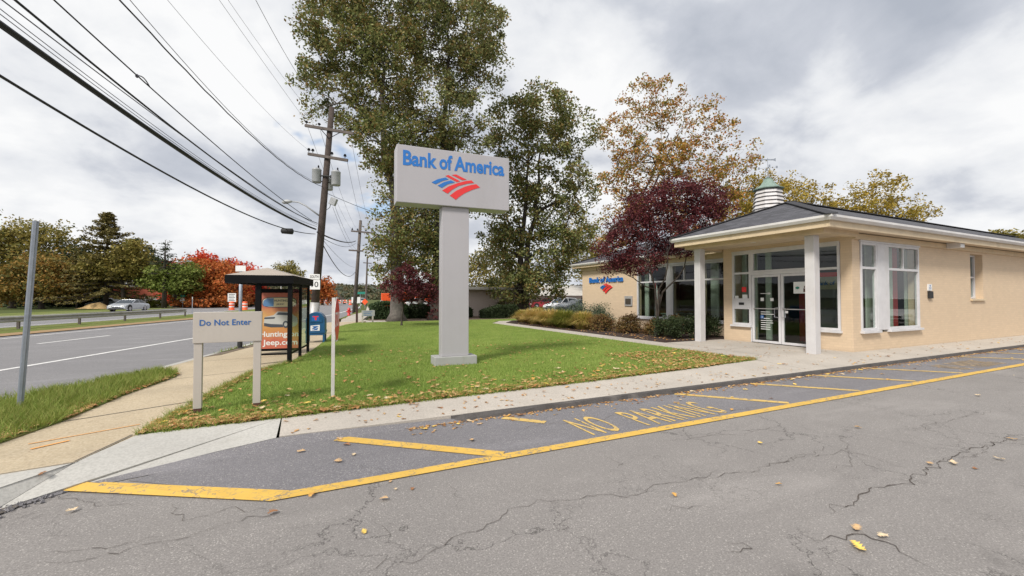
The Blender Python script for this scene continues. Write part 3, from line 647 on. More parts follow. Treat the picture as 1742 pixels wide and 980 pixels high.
# pavement joints as thin dark grooves
mb = MB(); stripe(mb, (-2.44, 6.5), (-1.33, 7.05), 0.02, 0.1185); stripe(mb, (-2.2, 9.0), (-0.85, 9.55), 0.015, 0.1185)
stripe(mb, (-2.3, 11.3), (0.0, 11.7), 0.015, 0.1185); stripe(mb, (-1.62, 7.0), (-0.95, 12.0), 0.0, 0.1185)
stripe(mb, (-0.9, 9.6), (-1.9, 11.3), 0.0, 0.1185); stripe(mb, (-1.2, 13.9), (0.4, 14.1), 0.02, 0.1185); stripe(mb, (-0.6, 17), (0.8, 17.2), 0.02, 0.1185)
stripe(mb, (-1.56, 5.56), (-1.74, 4.86), 0.02, 0.125); stripe(mb, (-1.74, 4.85), (-3.0, 4.62), 0.015, 0.1225)
stripe(mb, (9.95, 6.3), (9.95, 9.8), 0.012, 0.1215); stripe(mb, (9.1, 7.9), (12.5, 7.9), 0.012, 0.1215)
struct('joint_grooves', mb, simple('groove', (0.09, 0.08, 0.07), 0.9))
# cracks in the asphalt
def crack(mb, pts, w, rng, z=0.006, br=0.5):
    P = [Vector((*p, 0)) for p in pts]; Q = [P[0]]
    for a, b in zip(P[:-1], P[1:]):
        n = max(2, int((b - a).length / 0.045)); d = (b - a).normalized(); nn = Vector((-d.y, d.x, 0)); o = 0
        for i in range(1, n + 1):
            o = o * 0.75 + rng.normal() * 0.022; Q.append(a.lerp(b, i / n) + nn * (o if i < n else 0))
    for i in range(len(Q) - 1):
        a, b = Q[i], Q[i+1]; d = (b - a); 
        if d.length < 1e-5: continue
        d.normalize(); n = Vector((-d.y, d.x, 0)); e = min(1, min(i, len(Q)-2-i) / 6 + 0.15)
        w0 = w * e * (0.3 + 1.1 * rng.random()); mb.add([(a - n*w0)[:2] + (z,), (b - n*w0)[:2] + (z,), (b + n*w0)[:2] + (z,), (a + n*w0)[:2] + (z,)], [(0, 1, 2, 3)])
        if rng.random() < 0.035 * br:
            e_ = a + (n * (1 if rng.random() < .5 else -1) + d * rng.normal() * .6) * (0.1 + 0.25 * rng.random()); crack(mb, [a[:2], e_[:2]], w * 0.55, rng, z, 0)
rng = np.random.default_rng(11); mb = MB()
pix = [[(0,975),(140,955),(260,925),(320,915),(420,880),(520,860)], [(640,975),(700,960),(770,915),(850,885),(900,862),(1010,845),(1100,838),(1140,822),(1230,800)],
 [(575,975),(640,968),(700,960)], [(1408,876),(1460,850),(1505,830),(1580,800),(1600,785),(1690,755),(1742,738)], [(1580,790),(1640,780),(1700,750)],
 [(1230,922),(1280,935),(1230,950)], [(1380,925),(1440,920),(1470,910),(1530,940),(1600,975)], [(1470,915),(1520,935)], [(1100,865),(1190,862),(1240,860)],
 [(860,735),(960,722),(1030,712),(1100,700)], [(1055,745),(1130,725),(1180,715),(1290,690)], [(1020,770),(1060,790),(1045,810)], [(1290,790),(1370,775),(1450,765)],
 [(1190,818),(1320,790),(1400,760),(1450,770),(1530,795)], [(1560,735),(1620,715),(1700,700)], [(1600,870),(1660,885),(1742,890)], [(1640,830),(1700,845),(1742,857)],
 [(1120,752),(1250,741),(1330,725)], [(600,790),(700,805),(760,790)], [(620,925),(655,900),(640,880)], [(760,820),(790,850),(785,870)], [(70,850),(160,862),(240,858)], [(280,860),(340,880),(480,862)],
 [(1420,805),(1445,785),(1440,745),(1400,735)], [(300,905),(200,930),(60,945)]]
for k, p in enumerate(pix): crack(mb, [G(*q) for q in p], 0.0036 if k in (3, 6, 5) else 0.0019, rng)
struct('asphalt_cracks', mb, simple('crack_dark', (0.085, 0.07, 0.06), 0.95))
# broken edge where driveway meets the pavement
struct('edge_dirt', MB().sheet([(-1.97, 4.45), (-1.80, 4.38), (-2.05, 3.9), (-2.5, 3.6), (-2.65, 3.72), (-2.0, 4.36)], 0.011), soil('crumbled', (0.07, 0.06, 0.055), (0.24, 0.21, 0.18), 30))
mb = MB(); rng = np.random.default_rng(5)
for i in range(420):
    t = rng.random(); x = -2.6 + 0.85 * t + rng.normal() * 0.05; y = 3.72 + 0.72 * t + rng.normal() * 0.05; r = 0.005 + 0.011 * rng.random()
    mb.obox((x, y, 0.01), (r, r * 1.3, r), rng.random() * 3, rng.random(), rng.random())
struct('edge_gravel', mb, M_LANE, 'stuff')

# ================================================================= BANK
bank = thing('bank_building', (12.55, 6.06, 0.1), 'single-storey tan painted brick bank with white columned porch and grey hip roof', 'building')
def wallmb(axis, plane, th, a0, a1, z0, z1, ops):
    """wall standing on a plane; ops = (a0,a1,z0,z1) openings; th goes inwards (+)"""
    mb = MB(); xs = sorted({a0, a1} | {o[0] for o in ops} | {o[1] for o in ops})
    for p, q in zip(xs[:-1], xs[1:]):
        hs = sorted([(o[2], o[3]) for o in ops if o[0] <= p + 1e-6 and o[1] >= q - 1e-6]); z = z0
        for h0, h1 in hs + [(z1, z1)]:
            if h0 > z + 1e-6:
                if axis == 'x': mb.box(p, q, plane, plane + th, z, h0)
                else: mb.box(plane, plane + th, p, q, z, h0)
            z = h1
    return mb
ZT = 3.098
w = wallmb('x', 6.06, 0.25, 12.55, 32, 0.0, ZT, [(12.90, 16.0, 0.58, 2.96), (19.45, 20.40, 1.42, 2.93)])
part('wall', w, M_BRICK, bank)
w = wallmb('y', 12.55, 0.25, 6.31, 9.80, 0.0, ZT, [(6.33, 7.00, 0.58, 2.95), (7.00, 8.80, 0.0, 2.95), (8.80, 9.48, 0.58, 2.95)])
part('wall', w, M_BRICK, bank)
part('wall', MB().box(12.81, 13.3, 9.55, 9.798, 0.0, ZT), M_BRICK, bank)
WW = [(12.98, 14.75, 0.60, 2.82), (10.05, 12.75, 0.60, 2.82)]
part('wall', wallmb('y', 13.3, 0.25, 9.80, 18.96, 0.0, ZT, [(12.98, 14.78, 0.58, 2.84), (11.55, 12.78, 0.58, 2.84), (10.10, 11.30, 0.58, 2.84)]), M_BRICK, bank)
part('wall', MB().box(13.552, 22.0, 18.71, 18.958, 0.0, ZT), M_BRICK, bank)
part('wall', MB().box(22.0, 22.25, 10.1, 18.96, 0.0, ZT).box(31.75, 32.0, 6.312, 10.1, 0.0, ZT).box(22.25, 31.75, 9.85, 10.1, 0, ZT), M_BRICK, bank)
# frieze and porch beam
part('frieze', MB().box(12.56, 32.05, 5.98, 6.058, 3.0, 3.14), M_BEIGE, bank)
part('frieze', MB().box(13.22, 13.298, 10.3, 19.0, 2.90, 3.10), M_BEIGE, bank)
pb = MB().box(11.02, 11.22, 5.90, 10.02, 3.045, 3.20).box(11.222, 12.548, 5.90, 6.10, 3.045, 3.20).box(11.222, 12.548, 9.82, 10.02, 3.045, 3.20)
part('porch_beam', pb, M_BEIGE, bank)
part('porch_ceiling', MB().box(11.21, 12.55, 6.09, 9.83, 3.10, 3.13), M_SOFFIT, bank)
part('soffit', MB().box(10.72, 32.5, 5.62, 6.06, 3.165, 3.19).box(10.72, 11.03, 6.062, 10.14, 3.165, 3.19).box(11.03, 12.9, 9.9, 10.14, 3.165, 3.19).box(12.95, 13.3, 10.142, 19.4, 3.10, 3.125), M_SOFFIT, bank)
part('fascia', MB().box(10.70, 32.5, 5.60, 5.63, 3.12, 3.30).box(10.70, 10.73, 5.632, 10.15, 3.12, 3.30).box(10.732, 12.9, 10.12, 10.15, 3.12, 3.30).box(12.93, 12.96, 10.15, 19.35, 3.06, 3.22).box(12.93, 22.4, 19.35, 19.38, 3.06, 3.22), M_BEIGE, bank, bevel=0.004)
def gutter(path, z0, z1, w=0.10):
    mb = MB()
    for (a, b) in zip(path[:-1], path[1:]):
        a, b = Vector((*a, 0)), Vector((*b, 0)); d = (b - a).normalized(); n = Vector((d.y, -d.x, 0))
        pr = [(0.0, z0), (w * 0.6, z0), (w, z0 + (z1 - z0) * 0.55), (w, z1), (0, z1)]; o = len(mb.v)
        for p in (a, b):
            for k, z in pr:
                q = p + n * k + d * (k if p is b else -k); mb.v.append((q.x, q.y, z))
        for i in range(5): mb.f.append((o + i, o + (i+1) % 5, o + 5 + (i+1) % 5, o + 5 + i))
        mb.f.append((o, o+4, o+3, o+2, o+1)); mb.f.append((o+5, o+6, o+7, o+8, o+9))
    return mb
part('gutter', gutter([(10.695, 10.155), (10.695, 5.595), (32.5, 5.595)], 3.27, 3.385), M_GUT, bank)
part('gutter', gutter([(12.925, 19.385), (12.925, 10.3)], 3.17, 3.28), M_GUT, bank)
# roof: porch and south range hip, north wing hip
rz = 3.385; RZ = 4.36; ry = 7.9
def roofface(mb, pts, eave_dir):
    e = Vector(eave_dir).normalized(); p = [Vector(q) for q in pts]; n = (p[1]-p[0]).cross(p[2]-p[0]).normalized(); s = n.cross(e)
    mb.uvface(p, [(q.dot(e), q.dot(s)) for q in p])
mr = MB(); X0, X1, Y0, Y1 = 10.60, 32.6, 5.50, 10.26
roofface(mr, [(X0, Y0, rz), (X1, Y0, rz), (X1 - 2.3, ry, RZ), (X0 + 2.4, ry, RZ)], (1, 0, 0))
roofface(mr, [(X0, Y1, rz), (X0, Y0, rz), (X0 + 2.4, ry, RZ)], (0, 1, 0))
roofface(mr, [(X1, Y1, rz), (X0, Y1, rz), (X0 + 2.4, ry, RZ), (X1 - 2.3, ry, RZ)], (1, 0, 0))
roofface(mr, [(X1, Y0, rz), (X1, Y1, rz), (X1 - 2.3, ry, RZ)], (0, 1, 0))
mr.uvface([(X0, Y0, rz - .02), (X0, Y1, rz - .02), (X1, Y1, rz - .02), (X1, Y0, rz - .02)], [(0, 0)] * 4)
roof = part('roof', mr, M_SHING, bank)
mr = MB(); a0, a1, b0, b1 = 12.83, 22.4, 9.3, 19.45; z0 = 3.28; z1 = 4.93; xm = 17.6
roofface(mr, [(a0, b1, z0), (a0, b0, z0), (xm, b0 + 0.2, z1), (xm, b1 - 4.4, z1)], (0, 1, 0))
roofface(mr, [(a1, b0, z0), (a1, b1, z0), (xm, b1 - 4.4, z1), (xm, b0 + 0.2, z1)], (0, 1, 0))
roofface(mr, [(a1, b1, z0), (a0, b1, z0), (xm, b1 - 4.4, z1)], (1, 0, 0))
roofface(mr, [(a0, b0, z0), (a1, b0, z0), (xm, b0 + 0.2, z1)], (1, 0, 0))
part('roof', mr, M_SHING, bank)
mb = MB()
for a, b in (((X0, Y0, rz), (X0 + 2.4, ry, RZ)), ((X0, Y1, rz), (X0 + 2.4, ry, RZ)), ((X0 + 2.4, ry, RZ), (X1 - 2.3, ry, RZ)), ((xm, 9.8, z1), (xm, b1 - 4.4, z1)), ((a0, b1, z0), (xm, b1 - 4.4, z1))):
    a, b = Vector(a), Vector(b); mb = MB(); n = int((b - a).length / 0.16)
    for i in range(n):
        p = a.lerp(b, (i + 0.5) / n); d = (b - a).normalized(); mb.obox(p + Vector((0, 0, 0.012)), ((b - a).length / n * 1.1, 0.24, 0.022), math.atan2(d.y, d.x), 0, -math.asin(d.z) - 0.04)
    part('ridge_cap', mb, M_SHING, bank)
# cupola
cxp = place(1307, 350, 18.3); cc = (cxp.x, cxp.y, 0)
def oct_ring(r, z): return [(cc[0] + r * math.cos(R(22.5 + 45 * k)), cc[1] + r * math.sin(R(22.5 + 45 * k)), z) for k in range(8)]
def oct_stack(rings):
    mb = MB(); 
    for r, z in rings: mb.v += oct_ring(r, z)
    for i in range(len(rings) - 1):
        for j in range(8): mb.f.append((i*8+j, i*8+(j+1)%8, (i+1)*8+(j+1)%8, (i+1)*8+j))
    mb.f.append(tuple(range(8))[::-1]); mb.f.append(tuple(range((len(rings)-1)*8, len(rings)*8))); return mb
cz = 4.47
cup = part('cupola', oct_stack([(0.58, cz), (0.58, cz + 0.86), (0.50, cz + 0.87), (0.46, cz + 1.72)]), simple('louvre_core', (0.16, 0.15, 0.14), 0.8), bank)
part('cupola_base', oct_stack([(0.585, cz + 0.01), (0.585, cz + 0.84)]), M_COLW, cup)
for k in range(5):
    r = 0.635 - 0.018 * k; z = cz + 0.82 + 0.165 * k; part('louvre', oct_stack([(r - 0.03, z + 0.0), (r, z), (r - 0.005, z + 0.02), (r - 0.085, z + 0.145)]), M_COLW, cup)
part('cupola_roof', oct_stack([(0.60, cz + 1.66), (0.61, cz + 1.69), (0.45, cz + 1.76), (0.31, cz + 1.88), (0.21, cz + 2.02), (0.16, cz + 2.12), (0.175, cz + 2.14), (0.05, cz + 2.19)]), M_COPPER, cup)
vz = cz + 2.17; vx, vy = cc[0], cc[1]
vane = thing('weather_vane', (vx, vy, vz), 'thin metal weather vane on top of the green cupola roof', 'weather vane')
part('mast', MB().tube([(vx, vy, vz), (vx, vy, vz + 0.88)], 0.010, 6).lathe((vx, vy, vz + 0.06), [(0.0, -0.06), (0.05, -0.03), (0.06, 0), (0.05, 0.03), (0, 0.06)], 10), M_GALV, vane)
mb = MB().tube([(vx - 0.22, vy + .22, vz + 0.45), (vx + 0.22, vy - .22, vz + 0.45)], 0.007, 5).tube([(vx - 0.2, vy - .2, vz + 0.45), (vx + 0.2, vy + .2, vz + 0.45)], 0.007, 5)
for dx, dy in ((-.24, .24), (.24, -.24), (-.22, -.22), (.22, .22)): mb.obox((vx + dx, vy + dy, vz + 0.45), (0.07, 0.012, 0.1), R(-26))
part('compass_arms', mb, M_GALV, vane)
part('pointer', MB().plate([(-0.36, 0), (-0.22, 0.06), (-0.22, 0.02), (0.25, 0.03), (0.34, 0.08), (0.34, -0.07), (0.25, -0.03), (-0.22, -0.02), (-0.22, -0.06)], (vx, vy, vz + 0.80), (math.cos(R(-26)), math.sin(R(-26)), 0), (0, 0, 1), 0.01), M_GALV, vane)
# columns
for y0 in (6.215, 9.585):
    c = part('column', MB().box(11.20, 11.425, y0, y0 + 0.225, 0.115, 3.045), M_COLW, bank, bevel=0.008)
# outriggers under the south eave
for x in (17.55, 24.0, 30.2): part('beam_end', MB().box(x, x + 0.28, 5.66, 5.979, 3.0, 3.16), M_GUT, bank, bevel=0.01)
# windows
def framebars(mb, axis, plane, d, a0, a1, z0, z1, fw, vs=(), hs=()):
    def b(p, q, r, s, dd=0):
        if axis == 'x': mb.box(p, q, plane + dd, plane + d - dd, r, s)
        else: mb.box(plane + dd, plane + d - dd, p, q, r, s)
    b(a0, a0 + fw, z0, z1); b(a1 - fw, a1, z0, z1); b(a0 + fw, a1 - fw, z0, z0 + fw); b(a0 + fw, a1 - fw, z1 - fw, z1)
    for h in hs: b(a0 + fw, a1 - fw, h - fw * .5, h + fw * .5, 0.003)
    for v, r, s in vs: b(v - fw * .4, v + fw * .4, r, s, 0.006)
    return mb
def window(axis, plane, a0, a1, z0, z1, fw=0.06, vs=(), hs=(), sill=True, gl=None):
    f_ = part('window', framebars(MB(), axis, plane, 0.09, a0, a1, z0, z1, fw, vs, hs), M_WHITE, bank, bevel=0.004)
    g = MB(); p = plane + 0.045
    if axis == 'x': g.box(a0 + fw*.5, a1 - fw*.5, p, p + 0.008, z0 + fw*.5, z1 - fw*.5)
    else: g.box(p, p + 0.008, a0 + fw*.5, a1 - fw*.5, z0 + fw*.5, z1 - fw*.5)
    part('glass', g, gl or M_GLASS, f_)
    if sill:
        s_ = MB()
        if axis == 'x': s_.box(a0 - 0.04, a1 + 0.04, plane - 0.07, plane + 0.09, z0 - 0.062, z0 - 0.002)
        else: s_.box(plane - 0.07, plane + 0.09, a0 - 0.04, a1 + 0.04, z0 - 0.062, z0 - 0.002)
        part('sill', s_, M_WHITE, f_, bevel=0.004)
    return f_
wf = window('x', 6.035, 12.91, 13.70, 0.64, 2.95, 0.065, (), (2.28,))
part('window_panel', MB().box(13.703, 14.237, 6.03, 6.14, 0.64, 2.95), M_WHITE, bank, bevel=0.006)
window('x', 6.035, 14.24, 15.99, 0.64, 2.95, 0.065, ((15.10, 2.31, 2.89),), (2.28,))
part('trim', MB().box(12.86, 16.03, 6.015, 6.058, 2.951, 2.997), M_WHITE, bank)
window('x', 6.24, 19.46, 20.39, 1.47, 2.925, 0.055, (), (2.18,), sill=False)
part('sill', MB().box(19.40, 20.45, 6.0, 6.235, 1.40, 1.465), M_BEIGE, bank, bevel=0.006)
# entry
window('y', 12.53, 8.83, 9.47, 1.42, 2.93, 0.06, (), (2.28,), sill=False)
part('deposit_panel', MB().box(12.53, 12.62, 8.83, 9.47, 1.20, 1.418), M_WHITE, bank)
part('deposit_slot', MB().box(12.522, 12.53, 9.05, 9.23, 1.27, 1.35), M_BLACKM, bank)
window('y', 12.53, 8.83, 9.47, 0.64, 1.198, 0.06)
window('y', 12.53, 6.34, 6.93, 0.64, 2.93, 0.06, (), (2.28,))
window('y', 12.53, 6.99, 8.80, 2.28, 2.93, 0.06, sill=False)
part('door_frame', MB().box(12.52, 12.64, 8.80, 8.828, 0.12, 2.94).box(12.52, 12.64, 6.932, 6.985, 0.12, 2.94).box(12.52, 12.64, 6.987, 8.798, 2.20, 2.278).box(12.53, 12.62, 6.34, 9.48, 2.931, 2.99), M_WHITE, bank, bevel=0.004)
for k, (y0, y1) in enumerate(((7.90, 8.79), (6.995, 7.885))):
    d = part('door', framebars(MB(), 'y', 12.54, 0.06, y0, y1, 0.135, 2.195, 0.068), M_WHITE, bank, bevel=0.004)
    part('glass', MB().box(12.565, 12.573, y0 + 0.05, y1 - 0.05, 0.18, 2.15), M_GLASS, d)
    part('push_bar', MB().box(12.515, 12.545, y0 + 0.06, y1 - 0.06, 1.155, 1.18), M_STEEL, d)
    yy = y0 + 0.05 if k == 0 else y1 - 0.05; s_ = 1 if k == 0 else -1
    part('handle', MB().tube([(12.54, yy, 1.20), (12.49, yy, 1.20), (12.49, yy + 0.10*s_, 1.19), (12.49, yy + 0.10*s_, 0.93), (12.49, yy, 0.92), (12.54, yy, 0.92)], 0.012, 6), M_CHROME, d)
    if k == 0:
        rng = np.random.default_rng(8)
        ln = MB(); 
        for i in range(9):
            z = 1.06 - i * 0.065; 
            if i == 2: continue
            ln.box(12.558, 12.564, 8.50 - 0.20 - 0.18 * rng.random(), 8.52, z, z + 0.018)
        ln.box(12.558, 12.564, 8.20, 8.52, 1.62, 1.635).box(12.558, 12.564, 8.22, 8.30, 1.60, 1.655).box(12.558, 12.564, 8.42, 8.52, 1.40, 1.50).box(12.558, 12.564, 8.12, 8.22, 1.40, 1.49)
        part('lettering', ln, M_SWHITE, d); part('access_sticker', MB().box(12.558, 12.564, 8.43, 8.53, 0.86, 0.96), M_BLUE2, d)
        part('wheelchair_symbol', MB().tube([(12.556, 8.48 + 0.022 * math.cos(a), 0.90 + 0.022 * math.sin(a)) for a in np.linspace(2.4, 6.2, 9)], 0.004, 4).box(12.553, 12.557, 8.478, 8.486, 0.90, 0.94).box(12.553, 12.557, 8.455, 8.486, 0.915, 0.921).lathe((12.556, 8.482, 0.947), [(0.0, -0.006), (0.006, 0), (0, 0.006)], 6), M_SWHITE, d)
    else:
        po = part('poster', MB().box(12.555, 12.563, 7.12, 7.53, 1.62, 1.95), M_SWHITE, d)
        part('print', MB().lathe((12.556, 7.42, 1.78), [(0.0, -0.04), (0.05, -0.02), (0.05, 0.02), (0, 0.04)], 8), M_SGREEN, po)
        part('print', MB().box(12.551, 12.554, 7.16, 7.26, 1.66, 1.76).lathe((12.553, 7.21, 1.80), [(0, -0.04), (0.04, 0), (0, 0.04)], 8), M_RUST, po)
        part('sticker', MB().box(12.555, 12.563, 7.70, 7.79, 1.05, 1.12), M_SWHITE, d)
part('sticker', MB().box(12.55, 12.558, 8.99, 9.14, 1.68, 1.84), M_RED, bank); part('sticker', MB().box(12.55, 12.558, 8.95, 9.12, 1.44, 1.60), M_SWHITE, bank); part('sticker', MB().box(12.55, 12.558, 9.26, 9.38, 1.45, 1.56), M_SWHITE, bank)
# wing windows
window('y', 13.28, 12.99, 14.77, 0.64, 2.82, 0.06, ((13.97, 2.20, 2.78), (14.6, 0.6, 0.61)), (2.17,))
part('window_panel', MB().box(13.27, 13.34, 12.781, 12.979, 0.62, 2.84), M_WHITE, bank)
window('y', 13.28, 11.56, 12.77, 0.64, 2.82, 0.06, ((12.14, 2.20, 2.78),), (2.17,))
window('y', 13.28, 10.11, 11.29, 0.64, 2.82, 0.06, (), (2.17,))
part('trim', MB().box(13.24, 13.296, 10.08, 14.80, 2.825, 2.895), M_WHITE, bank)
# lettering and emblem on the wing, night depository, wall plates
for wd_, y_, w_ in (('Bank', 18.28, 0.86), ('of', 17.36, 0.36), ('America', 16.93, 1.27)): part('lettering', text_mb(wd_, (13.285, y_, 2.27), (0, -1, 0), (0, 0, 1), w_, 0.25, 0.05, 0.022), M_BLUE, bank)
LOGO_Z = {'blue': [[(512,492),(570,463),(640,448),(670,465),(610,480),(546,510)], [(568,522),(630,490),(690,474),(727,493),(660,510),(605,544)]],
          'red': [[(640,433),(668,425),(775,482),(745,490)], [(700,424),(738,419),(835,468),(795,473)],
                  [(610,568),(670,530),(760,497),(830,480),(880,475),(905,498),(840,505),(760,527),(700,562),(660,597)],
                  [(680,615),(740,570),(820,533),(880,517),(925,510),(960,540),(900,557),(820,592),(770,625),(735,654)]]}
PYA = R(-3.8); PY0 = Vector((2.34, 8.43, 0))
def pyl(px, py):
    d = ray(px, py); n = (-math.sin(PYA), math.cos(PYA)); t = (PY0.x*n[0] + PY0.y*n[1]) / (d[0]*n[0] + d[1]*n[1])
    x, y, z = d[0]*t, d[1]*t, CH + d[2]*t; return ((x - PY0.x)*math.cos(PYA) + (y - PY0.y)*math.sin(PYA), z)
LOGO = {k: [[pyl(640 + a/5.446, 220 + b/5.446) for a, b in P] for P in v] for k, v in LOGO_Z.items()}
lx = [p[0] for v in LOGO.values() for P in v for p in P]; lz = [p[1] for v in LOGO.values() for P in v for p in P]
LC = ((min(lx)+max(lx))/2, (min(lz)+max(lz))/2); LW = max(lx)-min(lx); LH = max(lz)-min(lz)
def flipf(mb): mb.f = [f[::-1] for f in mb.f]; return mb
for k, m in (('blue', M_BLUE), ('red', M_RED)):
    mb = MB()
    for P in LOGO[k]: mb.plate([((p[0]-LC[0])/LW*0.95, (p[1]-LC[1])/LH*0.50) for p in P], (13.285, 16.92, 1.96), (0, -1, 0), (0, 0, 1), 0.03)
    part('emblem', mb, m, bank)
part('night_depository', MB().box(13.25, 13.298, 15.06, 15.56, 1.12, 1.58), M_STEEL, bank, bevel=0.01)
part('slot_door', MB().box(13.235, 13.25, 15.13, 15.49, 1.2, 1.46), simple('bronze', (0.12, 0.10, 0.08), 0.4, 0.6), bank)
pl = part('wall_plate', MB().box(16.50, 16.74, 6.035, 6.058, 1.71, 1.90), M_SWHITE, bank)
part('print', MB().box(16.55, 16.69, 6.030, 6.034, 1.79, 1.80).box(16.56, 16.68, 6.030, 6.034, 1.76, 1.768).box(16.60, 16.64, 6.030, 6.034, 1.83, 1.88), M_BLUE2, pl)
part('key_box', MB().box(16.51, 16.73, 6.0, 6.058, 1.48, 1.69), M_BLACKM, bank, bevel=0.005)
part('downlight', MB().box(11.5, 11.62, 8.0, 8.12, 3.085, 3.099), M_SWHITE, bank)
# interior
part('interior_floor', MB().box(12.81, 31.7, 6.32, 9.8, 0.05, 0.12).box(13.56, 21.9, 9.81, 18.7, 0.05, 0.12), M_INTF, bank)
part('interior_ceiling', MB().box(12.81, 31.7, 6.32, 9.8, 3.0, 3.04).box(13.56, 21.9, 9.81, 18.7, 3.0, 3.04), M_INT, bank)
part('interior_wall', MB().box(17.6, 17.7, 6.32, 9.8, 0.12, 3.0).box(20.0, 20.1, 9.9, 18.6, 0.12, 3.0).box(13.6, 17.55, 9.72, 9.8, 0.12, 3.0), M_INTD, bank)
part('red_partition', MB().box(14.2, 14.3, 7.78, 8.35, 0.12, 1.95), M_INTR, bank)
for c_ in ((13.80, 14.22, 6.33, 6.37, 0.2, 3.0), (15.92, 16.45, 6.33, 6.37, 0.2, 3.0), (14.70, 15.18, 6.33, 6.36, 0.2, 3.0), (12.95, 13.0, 8.45, 8.62, 0.2, 3.0), (12.95, 13.0, 9.25, 9.42, 0.2, 3.0), (12.95, 13.0, 8.9, 8.98, 0.2, 3.0), (13.7, 13.75, 14.5, 14.72, 0.2, 3.0), (13.7, 13.75, 10.9, 11.25, 0.2, 3.0)): part('curtain', MB().box(*c_), M_CURT, bank)
part('red_partition', MB().box(15.22, 15.62, 6.40, 6.45, 0.12, 3.0), M_INTR, bank)
atm = thing('cash_machine', (14.3, 7.4, 0.12), 'grey cash machine with red top band behind the right entrance window', 'cash machine')
part('cabinet', MB().box(14.0, 14.6, 7.09, 7.74, 0.12, 1.75), simple('machine_grey', (0.16, 0.16, 0.17), 0.4), atm)
part('sign_band', MB().box(13.95, 14.6, 7.06, 7.76, 1.75, 2.12), simple('band_grey', (0.4, 0.38, 0.3), 0.5), atm); part('red_band', MB().box(13.94, 14.6, 7.05, 7.77, 2.121, 2.25), M_RED, atm)
part('lettering', text_mb('Bank of', (13.945, 7.68, 1.88), (0, -1, 0), (0, 0, 1), 0.5, 0.11, 0.005, 0.02), M_BLUE2, atm)
part('screen', MB().box(13.985, 13.998, 7.19, 7.64, 1.15, 1.5), M_BLACKM, atm)
fl = thing('flag', (13.95, 14.35, 0.12), 'striped flag on a stand behind the left window of the wing', 'flag')
part('pole', MB().tube([(13.95, 14.35, 0.12), (13.95, 14.35, 2.4)], 0.02, 8).lathe((13.95, 14.35, 0.12), [(0.15, 0), (0.15, 0.03), (0.03, 0.06)], 12), M_CHROME, fl)
m1, m2 = MB(), MB()
for i in range(8):
    (m1 if i % 2 else m2).add([(13.90 - 0.03 * math.sin(i * 1.7), 14.33 - 0.045 * i, 2.3 - 0.10 * i), (13.90 - 0.03 * math.sin(i * 1.7 + 1.5), 14.33 - 0.045 * (i + 1), 2.2 - 0.10 * i), (13.92, 14.30 - 0.02 * (i + 1), 0.6), (13.92, 14.30 - 0.02 * i, 0.6)], [(0, 1, 2, 3)])
part('red_stripes', m1, M_RED, fl); part('white_stripes', m2, M_SWHITE, fl)
dsk = thing('desk', (14.6, 13.6, 0.12), 'pale green topped desk seen through the left wing window', 'desk')
part('top', MB().box(14.1, 15.0, 13.2, 14.2, 0.78, 0.83), simple('desk_green', (0.28, 0.38, 0.28), 0.4), dsk); part('side_panel', MB().box(14.15, 14.95, 13.25, 14.15, 0.12, 0.78), M_INT, dsk)
# ================================================================= SIGNS NEAR THE CAMERA
# pylon sign
ca, sa = math.cos(PYA), math.sin(PYA)
def PW(s, n, z): return (PY0.x + s*ca - n*sa, PY0.y + s*sa + n*ca, z)   # s along the face, n backwards
def pbox(s0, s1, n0, n1, z0, z1):
    mb = MB(); return mb.add([PW(s0,n0,z0),PW(s1,n0,z0),PW(s1,n1,z0),PW(s0,n1,z0),PW(s0,n0,z1),PW(s1,n0,z1),PW(s1,n1,z1),PW(s0,n1,z1)],
                     [(3,2,1,0),(4,5,6,7),(0,1,5,4),(1,2,6,5),(2,3,7,6),(3,0,4,7)])
py_ = thing('pylon_sign', PW(0.44, 0.2, 0.12), 'tall grey sign on one wide post with blue bank name and red and blue emblem', 'sign', rz=0)
part('base', pbox(0, 0.885, 0, 0.42, 0.10, 0.30), M_SIGNBASE, py_, bevel=0.012)
part('post', pbox(0.15, 0.72, 0.06, 0.33, 0.301, 3.372), M_SIGN, py_, bevel=0.008)
part('cabinet', pbox(-0.77, 1.60, -0.01, 0.40, 3.374, 4.515), M_SIGN, py_, bevel=0.012)
for wd_, a_, b_ in (('Bank', 685.4, 742.8), ('of', 747.2, 769.2), ('America', 772.6, 857.3)):
    s0_, s1_ = pyl(a_, 275)[0], pyl(b_, 285)[0]; part('lettering', text_mb(wd_, PW(s0_, -0.012, 4.125), (ca, sa, 0), (0, 0, 1), s1_ - s0_, 0.275, 0.004, 0.03, 1.0), M_BLUE, py_)
for k, m in (('blue', M_BLUE), ('red', M_RED)):
    mb = MB()
    for P in LOGO[k]: mb.plate(P, PW(0, -0.012, 0), (ca, sa, 0), (0, 0, 1), 0.004)
    part('emblem', mb, m, py_)
